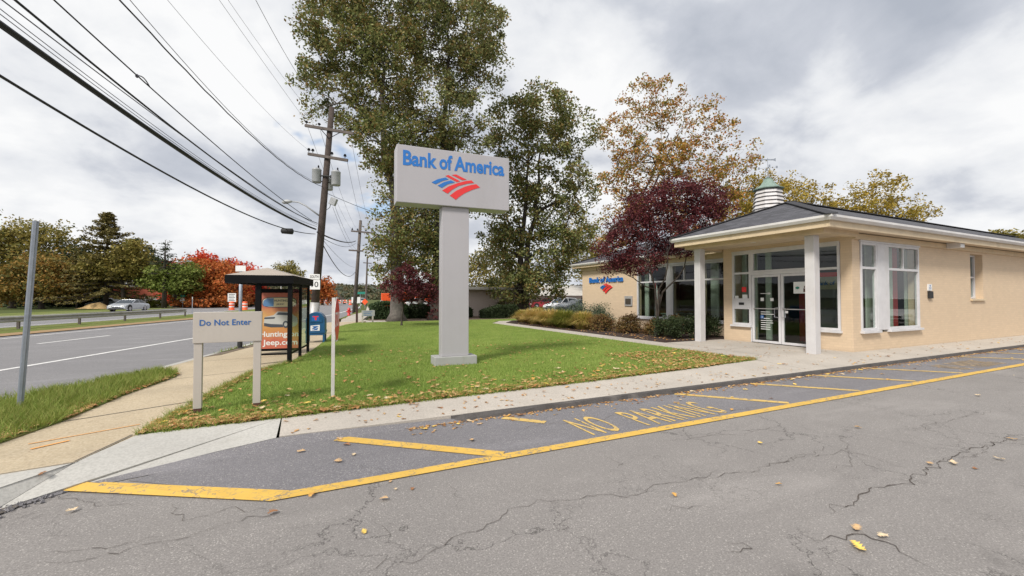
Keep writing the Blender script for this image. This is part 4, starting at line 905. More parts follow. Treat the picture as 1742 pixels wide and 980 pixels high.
# do not enter sign
dn = thing('do_not_enter_sign', (-0.87, 6.28, 0.12), 'low taupe panel sign on two square posts reading Do Not Enter', 'sign', rz=0)
da = R(1.2); dc, ds = math.cos(da), math.sin(da)
def DW(s, n, z): return (-1.195 + s*dc - n*ds, 6.255 + s*ds + n*dc, z)
def dbox(s0, s1, n0, n1, z0, z1):
    return MB().add([DW(s0,n0,z0),DW(s1,n0,z0),DW(s1,n1,z0),DW(s0,n1,z0),DW(s0,n0,z1),DW(s1,n0,z1),DW(s1,n1,z1),DW(s0,n1,z1)],
                     [(3,2,1,0),(4,5,6,7),(0,1,5,4),(1,2,6,5),(2,3,7,6),(3,0,4,7)])
part('panel', dbox(-0.015, 0.695, -0.012, 0.10, 0.955, 1.325), M_TAUPE, dn, bevel=0.004)
for s in (-0.005, 0.605):
    p = part('post', dbox(s, s + 0.082, 0.0, 0.085, 0.175, 0.953), M_TAUPE, dn, bevel=0.003)
    part('foot', dbox(s + 0.004, s + 0.078, 0.004, 0.081, 0.10, 0.174), M_RUST, p)
part('lettering', text_mb('Do Not Enter', DW(0.05, -0.0135, 1.165), (dc, ds, 0), (0, 0, 1), 0.53, 0.068, 0.002, 0.014, 1.04), M_BLUE2, dn)
# stop sign seen nearly edge on
sp = Vector((0.347, 6.45, 0.12)); st = thing('stop_sign', tuple(sp), 'red stop sign seen almost edge-on on a thin white post in the grass', 'sign')
part('post', MB().box(sp.x - 0.022, sp.x + 0.022, sp.y - 0.022, sp.y + 0.022, 0.1, 1.50), M_GUT, st, bevel=0.003)
view = math.atan2(sp.x, sp.y); ang = R(90) - view - R(6)   # direction of the plate, almost along the line of sight
rt = Vector((math.cos(ang), math.sin(ang), 0)); nn_ = rt.cross(Vector((0, 0, 1)))
o_ = sp + Vector((0.045, 0, 0)) + nn_ * 0.0; o_.z = 1.20
octp = lambda r: [(r * math.cos(R(22.5 + 45 * k)), r * math.sin(R(22.5 + 45 * k))) for k in range(8)]
pl = part('plate', MB().plate(octp(0.33), o_, rt, (0, 0, 1), 0.004), M_SWHITE, st)
part('red_field', MB().plate(octp(0.312), o_ + nn_ * 0.0045, rt, (0, 0, 1), 0.001), M_SRED, st)
part('lettering', text_mb('STOP', o_ + nn_ * 0.006 - rt * 0.25 + Vector((0, 0, -0.10)), rt, (0, 0, 1), 0.50, 0.20, 0.001, 0.0), M_SWHITE, st)
# leaning galvanised post on the verge
gx, gy = G(33, 695, 0.13); tx = place(61, 376, gx * math.sin(YAW) + gy * math.cos(YAW))
mb = MB(); a = Vector((gx, gy, 0.05)); b = tx; d = (b - a).normalized()
for w_, dd in ((0.030, 0), ):
    s1 = Vector((1, 0, 0)); pr = [(-0.03, 0.0), (-0.016, 0.004), (-0.012, 0.03), (0.012, 0.03), (0.016, 0.004), (0.03, 0.0), (0.03, -0.004), (0.013, -0.002), (0.009, 0.024), (-0.009, 0.024), (-0.013, -0.002), (-0.03, -0.004)]
    o = len(mb.v)
    for p in (a, b):
        for u, v in pr: mb.v.append((p.x + u * 0.95 + v * 0.2, p.y - v + u * 0.3, p.z))
    for i in range(12): mb.f.append((o + i, o + (i+1) % 12, o + 12 + (i+1) % 12, o + 12 + i))
    mb.f.append(tuple(range(o, o+12))[::-1]); mb.f.append(tuple(range(o+12, o+24)))
solo('sign_post', mb, M_GALV, 'bare galvanised steel post leaning on the grass verge by the road', 'post')

# ================================================================= BUS SHELTER
SHA = R(-11); hx, hy = -0.27, 10.17
def SW(s, n, z): return (hx + s*math.cos(SHA) - n*math.sin(SHA), hy + s*math.sin(SHA) + n*math.cos(SHA), z)   # s to the right (lawn), n away
def sbox(s0, s1, n0, n1, z0, z1, mb=None):
    return (mb or MB()).add([SW(s0,n0,z0),SW(s1,n0,z0),SW(s1,n1,z0),SW(s0,n1,z0),SW(s0,n0,z1),SW(s1,n0,z1),SW(s1,n1,z1),SW(s0,n1,z1)],
                     [(3,2,1,0),(4,5,6,7),(0,1,5,4),(1,2,6,5),(2,3,7,6),(3,0,4,7)])
sh = thing('bus_shelter', (hx, hy, 0.12), 'black framed glass bus shelter with beige roof and orange car advert', 'bus shelter')
for s, n in ((-0.67, 0), (-0.08, 0), (-0.055, 0.92), (-0.055, 1.80), (-1.22, 1.80)): part('post', sbox(s, s + (0.08 if n == 0 else 0.055), n, n + 0.08, 0.10, 1.80), M_BLACK, sh, bevel=0.003)
part('roof_fascia', sbox(-1.22, 0.05, -0.10, -0.04, 1.80, 1.965, sbox(-1.22, 0.05, 1.98, 2.04, 1.80, 1.965, sbox(-1.22, -1.16, -0.04, 1.98, 1.80, 1.965, sbox(-0.01, 0.05, -0.04, 1.98, 1.80, 1.965)))), M_BLACK, sh)
part('roof_underside', sbox(-1.16, -0.01, -0.04, 1.98, 1.84, 1.86), M_BLACK, sh)
rm = MB(); c4 = [SW(-1.21, -0.09, 1.966), SW(0.04, -0.09, 1.966), SW(0.04, 2.03, 1.966), SW(-1.21, 2.03, 1.966)]; r1, r2 = SW(-0.62, 0.55, 2.16), SW(-0.62, 1.4, 2.16)
rm.add(c4 + [r1, r2], [(0, 1, 4), (1, 2, 5, 4), (2, 3, 5), (3, 0, 4, 5), (3, 2, 1, 0)])
part('roof', rm, M_ROOFSH, sh)
part('bottom_rail', sbox(-0.59, -0.08, 0.02, 0.05, 0.30, 0.335, sbox(-0.04, -0.015, 0.08, 1.80, 0.30, 0.335)), M_BLACK, sh)
part('top_rail', sbox(-0.59, -0.08, 0.02, 0.05, 1.74, 1.80, sbox(-0.04, -0.015, 0.08, 1.80, 1.74, 1.80)), M_BLACK, sh)
for n0, n1 in ((0.08, 0.92), (1.0, 1.80)): part('glass', sbox(-0.035, -0.029, n0, n1, 0.335, 1.74), M_SGLASS, sh)
# advert panel at the far end
PN = 1.80; pz0, pz1 = 0.25, 1.62
frm = part('advert_case', sbox(-1.16, -0.19, PN - 0.02, PN + 0.06, pz0 - 0.06, pz1 + 0.10), M_BLACK, sh)
def padv(name, c, rough=0.5):
    b = NB(name); b.col(c); b.rough(rough); return b.m
bb = NB('poster_orange'); spx = bb.n('ShaderNodeSeparateXYZ'); bb.l(bb.pos(), spx.inputs[0]); bb.col(bb.ramp(bb.math('ADD', bb.math('MULTIPLY', spx.outputs[2], 0.7), bb.math('MULTIPLY', bb.noise(3, 3), 0.25)), [(0.42, (0.50, 0.13, 0.08)), (0.62, (0.58, 0.27, 0.08)), (0.85, (0.62, 0.36, 0.12)), (1.15, (0.48, 0.14, 0.09))])); bb.rough(0.5)
x0s, x1s = -1.125, -0.215
part('poster', sbox(x0s, x1s, PN - 0.026, PN - 0.0205, pz0, pz1), bb.m, frm)
rtv = Vector((math.cos(SHA), math.sin(SHA), 0)); Wd = x1s - x0s
def PP(u, v, k=0.028): p = SW(x0s + u * Wd, PN - k, pz0 + v * (pz1 - pz0)); return p
gm = padv('poster_grey', (0.50, 0.50, 0.48)); dm = padv('poster_dark', (0.06, 0.07, 0.09)); wm = padv('poster_white', (0.72, 0.72, 0.70)); bm_ = padv('poster_blue', (0.10, 0.22, 0.42)); cm = padv('poster_cream', (0.66, 0.58, 0.38))
hh = (pz1 - pz0)
def pplate(pts, k): return MB().plate([(u * Wd, v * hh) for u, v in pts], SW(x0s, PN - k, pz0), rtv, (0, 0, 1), 0.0006)
ov = lambda cx_, cy_, rx, ry, n=24, q=0.6: [(cx_ + rx * np.sign(math.cos(t)) * abs(math.cos(t)) ** q, cy_ + ry * np.sign(math.sin(t)) * abs(math.sin(t)) ** q) for t in np.linspace(0, 2 * math.pi, n, endpoint=False)]
part('badge', pplate(ov(0.50, 0.83, 0.43, 0.095), 0.0275), dm, frm); part('badge', pplate(ov(0.50, 0.83, 0.41, 0.083), 0.0285), cm, frm); part('badge', pplate([(0.10, 0.80), (0.12, 0.76), (0.36, 0.755), (0.36, 0.905), (0.2, 0.90), (0.11, 0.86)], 0.0295), bm_, frm)
part('lettering', text_mb('HUNTINGTON', PP(0.37, 0.842, 0.0297), rtv, (0, 0, 1), Wd * 0.5, 0.05, 0.0005, 0.02), dm, frm)
part('lettering', text_mb('JEEP', PP(0.42, 0.785, 0.0297), rtv, (0, 0, 1), Wd * 0.2, 0.03, 0.0005, 0.02), dm, frm)
part('car_picture', pplate([(0.12, 0.46), (0.13, 0.41), (0.30, 0.385), (0.90, 0.39), (0.96, 0.45), (0.95, 0.55), (0.86, 0.59), (0.78, 0.655), (0.45, 0.665), (0.36, 0.60), (0.14, 0.565)], 0.0275), gm, frm)
part('car_picture', pplate([(0.42, 0.605), (0.48, 0.65), (0.76, 0.64), (0.82, 0.59)], 0.0285), dm, frm); part('car_picture', pplate([(0.13, 0.53), (0.14, 0.56), (0.40, 0.565), (0.38, 0.535)], 0.0285), dm, frm)
part('car_picture', pplate([(0.13, 0.405), (0.30, 0.38), (0.60, 0.38), (0.58, 0.43), (0.30, 0.44), (0.13, 0.46)], 0.0285), dm, frm); part('car_picture', pplate(ov(0.66, 0.43, 0.075, 0.065, 16, 1), 0.0292), dm, frm); part('car_picture', pplate(ov(0.66, 0.43, 0.04, 0.035, 12, 1), 0.0298), gm, frm)
part('lettering', text_mb('Huntington', PP(0.03, 0.215), rtv, (0, 0, 1), Wd * 0.95, 0.125, 0.0008, 0.022), wm, frm)
part('lettering', text_mb('Jeep.com', PP(0.10, 0.065), rtv, (0, 0, 1), Wd * 0.86, 0.125, 0.0008, 0.022), wm, frm)

# bus stop pole beyond the shelter
bx, by = G(408, 592, 0.12); bs = thing('bus_stop_pole', (bx, by, 0.12), 'grey pole with dark foot and small white sign rising behind the bus shelter', 'pole')
part('pole', MB().tube([(bx, by, 0.32), (bx, by, at(408, 452, bx, by))], 0.042, 10), M_GALV, bs, True)
part('foot', MB().lathe((bx, by, 0.08), [(0.11, 0), (0.11, 0.05), (0.065, 0.07), (0.06, 0.25)], 12), M_BLACKM, bs)
part('plate', MB().obox((bx, by - 0.06, at(408, 457, bx, by)), (0.28, 0.01, 0.16), -YAW), M_SWHITE, bs)
# mailbox: arched top, legs
mx_, my_ = 0.30, 14.75; ma = R(-8)
ml = thing('mailbox', (mx_, my_, 0.12), 'blue street mailbox with rounded top and white eagle label beside the shelter', 'mailbox', rz=0)
mc, ms_ = math.cos(ma), math.sin(ma); Mr = Vector((mc, ms_, 0)); Mf = Vector((-ms_, mc, 0))
prof = [(-0.27, 0.0), (0.27, 0.0)] + [(0.27 * math.cos(t), 0.44 + 0.27 * math.sin(t)) for t in np.linspace(0, math.pi, 15)]
mo = Vector((mx_, my_, 0.345))
part('body', MB().plate(prof, mo + Mf * 0.27, Mr, (0, 0, 1), 0.54), M_MAIL, ml, bevel=0.01)
part('skirt', MB().plate([(-0.285, 0.07), (-0.285, 0.14), (0.285, 0.14), (0.285, 0.07)], mo + Mf * 0.285, Mr, (0, 0, 1), 0.57), M_MAIL, ml)
for a_, b_ in ((-1, -1), (1, -1), (-1, 1), (1, 1)):
    c_ = mo + Mr * 0.24 * a_ + Mf * 0.24 * b_; part('leg', MB().obox((c_.x, c_.y, 0.225), (0.055, 0.055, 0.25), ma), M_MAIL, ml)
fo = mo - Mf * 0.272
part('door', MB().plate([(-0.20, 0.40), (0.20, 0.40), (0.20, 0.46), (0.13, 0.58), (-0.13, 0.58), (-0.20, 0.46)], fo, Mr, (0, 0, 1), 0.012), M_MAIL, ml)
lb = part('label_plate', MB().plate([(-0.10, 0.44), (0.12, 0.44), (0.12, 0.60), (-0.10, 0.60)], fo - Mf * 0.013, Mr, (0, 0, 1), 0.003), M_BLUE2, ml)
part('red_mark', MB().plate([(-0.07, 0.56), (0.09, 0.56), (0.09, 0.59), (-0.07, 0.59)], fo - Mf * 0.0165, Mr, (0, 0, 1), 0.001).plate([(-0.01, 0.47), (0.04, 0.47), (0.04, 0.555), (-0.01, 0.555)], fo - Mf * 0.0165, Mr, (0, 0, 1), 0.001), M_RED, lb)
lw = part('label_plate', MB().plate([(-0.13, 0.12), (0.13, 0.14), (0.13, 0.32), (-0.13, 0.30)], fo - Mf * 0.001, Mr, (0, 0, 1), 0.004), M_SWHITE, ml)
part('eagle_mark', MB().plate([(-0.10, 0.19), (-0.02, 0.20), (0.08, 0.26), (0.11, 0.27), (0.05, 0.285), (-0.09, 0.28), (-0.04, 0.25)], fo - Mf * 0.006, Mr, (0, 0, 1), 0.001).plate([(-0.09, 0.155), (0.06, 0.165), (0.09, 0.235), (0.0, 0.20)], fo - Mf * 0.006, Mr, (0, 0, 1), 0.001), M_BLUE2, lw)

# ================================================================= UTILITY POLES AND WIRES
FW = 18.0 * math.cos(YAW) + 0.25 * math.sin(YAW)
def pq(px, py, fwd=FW): return place(px, py, fwd)
pb_ = pq(531.5, 562); pb_.z = 0.1; pt = pq(564.5, 183)
up = thing('utility_pole', tuple(pb_), 'tall leaning wooden utility pole with two crossarms and grey transformers', 'utility pole')
part('shaft', MB().tube([pb_, pb_.lerp(pt, 0.5), pt], [0.155, 0.13, 0.10], 14), M_WOOD, up, True)
part('base_guard', MB().tube([pb_, pb_.lerp(pt, 0.14)], [0.175, 0.17], 14), M_STEEL, up, True)
def arm(a, b, w=0.05, name='crossarm', par=up):
    d = (b - a); m_ = (a + b) / 2; return part(name, MB().obox(m_, (d.length, w * 1.6, w * 2), math.atan2(d.y, d.x), 0, -math.asin(d.z / d.length)), M_WOOD2, par)
yo = Vector((0, -0.16, 0))
A1, A2 = pq(519, 216) + yo, pq(601, 230) + yo; arm(A1, A2)
B1, B2 = pq(524, 264) + yo, pq(591, 275) + yo; arm(B1, B2)
ins = []
for a, b, ts, h in ((A1, A2, (0.03, 0.29, 0.93), 0.10), (B1, B2, (0.02, 0.12, 0.60, 0.93), 0.14)):
    for t_ in ts:
        p = a.lerp(b, t_) + Vector((0, 0, 0.08)); ins.append(p + Vector((0, 0, h)))
        part('insulator', MB().lathe(p, [(0.015, 0), (0.015, h*0.4), (0.06, h*0.45), (0.06, h*0.6), (0.03, h*0.7), (0.05, h*0.8), (0.035, h), (0.01, h*1.05)], 8), M_BLACK, up)
for t_ in (0.3, 0.75):
    p = A1.lerp(A2, t_); part('brace', MB().tube([p, pq(559, 238) + yo], 0.014, 5), M_BLACK, up)
for (px, py, r, h) in ((538.5, 312, 0.165, 0.50), (571, 317, 0.165, 0.52), (560, 322, 0.14, 0.42)):
    c_ = pq(px, py) + Vector((0, -0.12 if px != 560 else 0.15, 0)); tr = part('transformer', MB().lathe(c_, [(r*0.92, 0), (r, 0.03), (r, h - 0.04), (r*1.05, h - 0.03), (r*1.05, h), (r*0.7, h + 0.05), (0.02, h + 0.07)], 16), M_GREYBOX, up, True)
    part('bushing', MB().lathe(c_ + Vector((0.06, 0, h + 0.04)), [(0.03, 0), (0.045, 0.03), (0.02, 0.06), (0.035, 0.09), (0.01, 0.14)], 8), M_BLACK, tr)
part('bracket', MB().tube([pq(534, 300) + yo, pq(575, 303) + yo], 0.03, 6).tube([pq(540, 308), pq(572, 312)], 0.02, 6), M_BLACKM, up)
c_ = pq(567, 343); part('junction_box', MB().obox(c_, (0.24, 0.16, 0.28), -YAW, 0, R(22)), M_GREYBOX, up, bevel=0.01)
part('bracket', MB().tube([pq(548, 350), pq(556, 357), pq(561, 353), pq(563, 345)], 0.012, 5), M_BLACKM, up)
p0 = pq(543, 367); p1 = pq(520, 350); p2 = pq(508, 344); p3 = pq(497, 343)
la = part('lamp_arm', MB().tube([p0, p1, p2, p3], [0.03, 0.028, 0.025, 0.025], 8), M_GREYBOX, up, True)
hd = pq(489, 343.5); d_ = (pq(480, 344) - p3)
part('lamp_head', MB().tube([p3, pq(494, 342.5), pq(488, 343), pq(482, 344), pq(479.5, 344.6)], [0.03, 0.055, 0.09, 0.07, 0.02], 10), M_GREYBOX, la, True)
# route sign on the pole
rs = pq(533, 480, FW - 0.35); rg = thing('route_sign', (rs.x, rs.y, 1.9), 'small white route sign reading South 10 fixed to the utility pole', 'sign')
rr_ = Vector((math.cos(-YAW), math.sin(-YAW), 0)); k_ = (FW - 0.35) / FPX
pa = pq(525.5, 475, FW - 0.35); pbn = pq(527, 492.5, FW - 0.35)
part('plate', MB().plate([(0, 0), (18.5*k_, -0.02), (18.5*k_, 8.5*k_), (0, 9*k_)], pa, rr_, (0, 0, 1), 0.01), M_SWHITE, rg)
part('plate', MB().plate([(0, 0), (17.5*k_, 0), (17.5*k_, 16*k_), (0, 16.5*k_)], pbn, rr_, (0, 0, 1), 0.01), M_SWHITE, rg)
nv = rr_.cross(Vector((0, 0, 1)))
part('lettering', text_mb('SOUTH', pa + nv * 0.012 + rr_ * 2*k_ + Vector((0, 0, 2.0*k_)), rr_, (0, 0, 1), 14.5*k_, 4.6*k_, 0.002, 0.005), M_BLACKM, rg)
part('lettering', text_mb('10', pbn + nv * 0.012 + rr_ * 3.2*k_ + Vector((0, 0, 4.2*k_)), rr_, (0, 0, 1), 11.5*k_, 9*k_, 0.002, 0.005), M_BLACKM, rg)
# second pole
F2 = 4.1 * math.sin(YAW) + 43.8 * math.cos(YAW)
q0 = place(602.5, 531, F2); q0.z = 0; q1 = place(613.5, 375, F2)
u2 = thing('utility_pole', tuple(q0), 'second wooden utility pole farther along the road, seen beside the big oak', 'utility pole')
part('shaft', MB().tube([q0, q1], [0.2, 0.13], 10), M_WOOD2, u2, True)
for (a, b) in (((597, 393.5), (634, 397)), ((593, 426), (617, 427.5))): arm(place(*a, F2) + Vector((0, -0.2, 0)), place(*b, F2) + Vector((0, -0.2, 0)), 0.07, 'crossarm', u2)
for px, py in ((599, 391), (608, 392), (622, 393), (632, 394)): part('insulator', MB().lathe(place(px, py, F2) + Vector((0, -0.2, -0.05)), [(0.03, 0), (0.1, 0.05), (0.05, 0.1), (0.02, 0.22)], 6), M_BLACK, u2)
q2 = place(622, 522, 75); q2.z = 0
solo('utility_pole', MB().tube([q2, place(625, 437, 75)], [0.2, 0.12], 8).tube([place(618, 447, 75), place(632, 448, 75)], 0.08, 5), M_WOOD2, 'third, distant utility pole above the hedge at the end of the road', 'utility pole')
# wires: each leaves the pole towards the pole behind the camera
WD = Vector((-0.215, -0.9766, 0))
def on_wireplane(px, py, P):
    """point of the vertical plane through P along the wire direction that shows at the pixel"""
    d = Vector(ray(px, py)); n = Vector((-WD.y, WD.x, 0)); t = (P - Vector((0, 0, CH))).dot(n) / d.dot(n); return Vector((0, 0, CH)) + d * t
def wire(P, mid, edge, r, mat, label, extra=24, group=None, cat='cable', wob=0, splice=None):
    P = Vector(P); tm = (on_wireplane(*mid, P) - P); te = (on_wireplane(*edge, P) - P)
    s1, z1 = tm.dot(WD), tm.z; s2, z2 = te.dot(WD), te.z
    b_ = (z2 / s2 - z1 / s1) / (s2 - s1); a_ = z1 / s1 - b_ * s1; b_ = max(min(b_, 0.02), 0.0015); a_ = z2 / s2 - b_ * s2
    T = np.concatenate([np.linspace(0, s2, 40), np.linspace(s2, s2 + extra, 14)[1:]])
    pts = [P + WD * t + Vector((0, 0, a_ * t + b_ * t * t)) for t in T]
    if wob:
        for i, p in enumerate(pts): p.z += wob * math.sin(i * 1.9) * min(1, i / 6)
    mb = MB().tube(pts, r, 6); 
    o = solo('cable', mb, mat, label, cat, group); return o, (lambda s: P + WD * s + Vector((0, 0, a_ * s + b_ * s * s)))
lab = [
 ((537, 391), (214, 193), (0, 41), 0.030, M_WIRE, 'thick black cable, the heaviest of the wires crossing the left sky', 0.0),
 ((536, 399), (214, 257), (0, 129), 0.013, M_WIRE, 'lowest black cable crossing the left sky, below the thick one', 0.0),
 ((540, 381), (214, 154), (28, 2), 0.012, M_WIRE, 'dark cable just above the thick one, meeting the frame near the top left corner', 0.0),
 ((540, 384), (193, 144), (6, 2), 0.006, M_WIREG, 'thin wire running between the thick cable and the dark cable above it', 0.0),
 ((539, 386), (257, 210), (0, 15), 0.004, M_WIREG, 'very thin grey wire just above the thick black cable', 0.0),
 ((539, 387), (257, 215), (0, 24), 0.004, M_WIREG, 'very thin grey wire closest above the thick black cable', 0.0),
 ((530, 376), (257, 150), (94, 2), 0.009, M_WIRE, 'dark cable carrying a small splice loop, above the street lamp', 0.0),
 ((548, 319), (386, 191), (206, 2), 0.010, M_WIRE, 'twisted dark wire reaching the pole just under the transformers', 0.006),
 ((545, 314), (386, 185), (221, 0), 0.005, M_WIREG, 'thin straight wire beside the twisted one', 0.0),
 ((523, 256), (377, 107), (285, 0), 0.0035, M_WIREG, 'thin wire ending on the left tip of the lower crossarm', 0.0),
 ((521, 209), (471, 133), (373, 0), 0.0045, M_WIREG, 'thin wire ending on the left tip of the upper crossarm', 0.0),
 ((541, 209), (480, 129), (388, 0), 0.0035, M_WIREG, 'thin wire ending on the second insulator of the upper crossarm', 0.0),
 ((595, 222), (493, 105), (435, 0), 0.0045, M_WIREG, 'thin wire ending at the right of the upper crossarm by the oak leaves', 0.0)]
WF = []
for p, m_, e, r, mat, l_, wb in lab: WF.append(wire(pq(*p) + Vector((0, -0.15, 0)), m_, e, r, mat, l_, wob=wb)[1])
fn = WF[6]
def s_for_px(fn, px):
    best = min(np.arange(0.2, 25, 0.05), key=lambda s: abs((lambda v: CXP + FPX * v.dot(Vector(_r)) / v.dot(Vector(_f)) if v.dot(Vector(_f)) > 0.5 else 9e9)(fn(s) - Vector((0, 0, CH))) - px)); return float(best)
sa_, sb_ = s_for_px(fn, 232), s_for_px(fn, 256); P_ = [fn(sa_ + (sb_ - sa_) * t) + Vector((0, 0, 0.05 * math.sin(math.pi * t))) for t in np.linspace(0, 1, 7)]
solo('cable_splice', MB().tube(P_, 0.008, 5).lathe(P_[0] - Vector((0, 0, 0.03)), [(0.01, 0), (0.025, 0.02), (0.01, 0.05)], 6), M_WIREG, 'small splice loop on the dark cable above the street lamp', 'cable loop')
fn = WF[1]; sc_ = s_for_px(fn, 489); c_ = fn(sc_); dwn = Vector((0, 0, -0.055))
solo('splice_case', MB().tube([c_ + dwn + Vector((-0.17, 0, 0)), c_ + dwn + Vector((-0.14, 0, 0)), c_ + dwn + Vector((0.14, 0, 0)), c_ + dwn + Vector((0.17, 0, 0))], [0.03, 0.08, 0.09, 0.04], 10).tube([c_, c_ + Vector((0, 0, -0.06))], 0.012, 5), M_BLACKM, 'black cylindrical case hanging under the lowest cable left of the pole', 'cable case', smooth=True)
def span(a, b, sag, r, mat, label):
    pts = [a.lerp(b, t) - Vector((0, 0, sag * 4 * t * (1 - t))) for t in np.linspace(0, 1, 22)]; solo('cable', MB().tube(pts, r, 5), mat, label, 'cable')
span(pq(540, 395), place(605, 410, F2), 0.25, 0.035, M_WIRE, 'thick black cable between the two utility poles')
span(pq(540, 399), place(605, 414, F2), 0.4, 0.012, M_WIRE, 'thin dark cable just under the thick one between the poles')
span(pq(541, 400), place(604, 463, F2), 0.9, 0.02, M_WIRE, 'deeply sagging dark cable from the leaning pole to the far pole')
span(pq(541, 398), place(604, 455, F2), 0.3, 0.008, M_WIREG, 'thin wire above the sagging cable between the poles')
span(pq(548, 325), place(700, 380, 17.5), 0.1, 0.009, M_WIRE, 'dark service wire running right from the leaning pole into the oak')
for k, (a, b, l_) in enumerate((((521, 209), (599, 391), 'left tips of the upper crossarms'), ((541, 209), (608, 392), 'second insulators of the crossarms'), ((595, 222), (632, 394), 'right tips of the upper crossarms'), ((590, 272), (622, 393), 'right tip of the lower crossarm and the far pole'), ((566, 352), (605, 425), 'junction box and the lower far crossarm'), ((570, 352), (612, 426), 'junction box and the right end of the lower far crossarm'))):
    span(pq(*a), place(*b, F2), 0.5, 0.006, M_WIREG, 'thin wire joining the ' + l_)

# ================================================================= TREES NEAR
tree('oak_tree', (4.95, 26.35, 0.1), L(25.9, (590, 60, 78, 70), (560, 165, 50, 58), (570, -30, 75, 60), (655, 120, 75, 90), (650, 235, 60, 55, -0.5), (690, 20, 80, 80), (680, 310, 42, 55, -0.7), (672, 390, 42, 50, -0.8), (662, 445, 40, 34, -0.8), (545, 100, 38, 50), (705, 420, 52, 50, 0.6), (612, 200, 36, 36), (700, 470, 35, 30, 0.8), (700, 250, 50, 60, -0.2), (730, 360, 40, 60, 0.8)), L_OAK,
     'huge oak with pale flared trunk at the far lawn edge, left of the pylon post', 0.37, 0.165, 740, 88, 0.62, M_BARKG, 1, 'tall oaks on the lawn', hollow=0.72)
tree('oak_tree', (7.45, 26.5, 0.1), L(27.3, (770, 60, 95, 85), (800, 120, 60, 55), (745, 190, 85, 65), (790, 225, 55, 40), (730, 300, 70, 55), (720, 395, 60, 55), (760, -30, 80, 70), (742, 455, 45, 45), (815, 60, 45, 50), (790, 330, 40, 50, 1)), L_OAKC,
     'huge dark trunked oak directly behind the pylon sign post', 0.36, 0.165, 560, 86, 0.62, M_BARK, 2, 'tall oaks on the lawn', hollow=0.72)
tree('oak_tree', (15.3, 30.2, 0.0), L(33.6, (925, 192, 62, 42), (876, 215, 50, 45), (975, 225, 45, 45), (840, 255, 34, 34), (860, 300, 52, 50), (930, 300, 70, 60), (985, 320, 35, 45), (880, 370, 65, 50), (960, 385, 55, 45), (850, 420, 40, 50), (905, 450, 70, 45), (965, 425, 34, 40), (880, 490, 55, 28, -1), (925, 480, 45, 28, 0)), L_OAK,
     'broad dark oak in leaf between the pylon sign and the bank', 0.42, 0.21, 540, 78, 0.76, M_BARK, 3, 'tall oaks on the lawn', hollow=0.72, stems=2, forkz=0.2)
tree('maple_tree', (28.5, 38, 0.0), L(47, (1110, 175, 52, 45), (1060, 230, 48, 45), (1160, 215, 55, 45), (1215, 225, 40, 30), (1100, 285, 75, 45), (1180, 290, 65, 45), (1045, 320, 40, 45), (1245, 270, 45, 28), (1130, 350, 60, 40), (1230, 330, 50, 35), (1060, 380, 45, 40), (1190, 375, 60, 35)), L_ORNG,
     'tall open maple turning orange behind the purple leaved plum', 0.4, 0.26, 460, 52, 0.85, M_BARK, 4, stems=2, hollow=0.7)
tree('maple_tree', (40, 36, 0.0), L(50, (1275, 325, 45, 28), (1320, 335, 50, 30), (1355, 325, 40, 30), (1300, 370, 60, 30), (1250, 355, 40, 30), (1400, 350, 38, 22)), L_YEL,
     'yellow green tree crown showing around the cupola above the bank roof', 0.35, 0.28, 220, 48, 0.9, M_BARK, 5, hollow=0.7)
tree('maple_tree', (52, 34, 0.0), L(54, (1490, 325, 48, 32), (1450, 350, 40, 22), (1530, 350, 38, 25), (1480, 370, 70, 22), (1560, 372, 26, 14)), L_YEL,
     'golden leaved tree above the right roof line of the bank', 0.35, 0.29, 150, 46, 0.95, M_BARK, 6, hollow=0.7)
tree('maple_tree', (78, 42, 0.0), L(72, (1700, 402, 30, 7), (1735, 406, 25, 6)), L_OLIVE, 'small tree top peeping over the far right of the bank roof', 0.3, 0.4, 60, 30, 1.0, M_BARK, 61)
tree('plum_tree', (11.15, 11.35, 0.14), L(15.1, (1155, 335, 52, 34), (1105, 352, 48, 38), (1200, 338, 44, 34), (1075, 392, 50, 36), (1130, 395, 55, 34), (1045, 425, 40, 26), (1085, 445, 50, 22), (1180, 375, 42, 30), (1222, 350, 28, 25), (1035, 458, 22, 16), (1150, 420, 35, 20)), L_PLUM,
     'dark purple leaved plum tree in the planting bed before the bank windows', 0.085, 0.07, 540, 58, 0.28, M_BARK, 7, stems=3, forkz=0.25, topfrac=0.7, hollow=0.6)
tree('plum_tree', (4.3, 21.6, 0.12), L(21.2, (690, 472, 26, 20), (715, 480, 26, 20), (668, 488, 22, 18), (700, 500, 36, 16), (735, 500, 18, 22), (690, 455, 16, 12), (740, 535, 14, 10)), L_PLUM,
     'small purple leaved plum with thin leaning dark trunk on the lawn', 0.05, 0.095, 200, 38, 0.24, M_BARK, 8, stems=1, forkz=0.3)
# trees on the far side, mid distance fill behind oaks
tree('tree', (14, 58, 0), L(60, (850, 440, 50, 40), (800, 470, 45, 30), (870, 480, 50, 25), (760, 470, 40, 35)), L_OLIVE, 'olive green tree far behind the low beige building', 0.4, 0.36, 130, 40, 1.5, M_BARK, 9)
tree('tree', (40, 52, 0), L(64, (1000, 440, 45, 40), (1030, 400, 30, 40), (985, 400, 30, 30)), L_OLIVE, 'olive green tree behind the left corner of the bank wing', 0.4, 0.36, 110, 36, 1.5, M_BARK, 10)
tree('tree', (3, 95, 0), L(85, (547, 487, 18, 14), (552, 505, 20, 12)), L_RUST, 'orange brown tree just right of the leaning utility pole', 0.3, 0.5, 70, 36, 1.2, M_BARK, 11)
tree('tree', (8, 110, 0), L(110, (489, 455, 18, 10), (480, 462, 10, 6), (500, 466, 14, 10)), L_OLIVE, 'lone tree top rising just over the bus shelter roof', 0.4, 0.5, 50, 30, 1.4, M_BARK, 12)
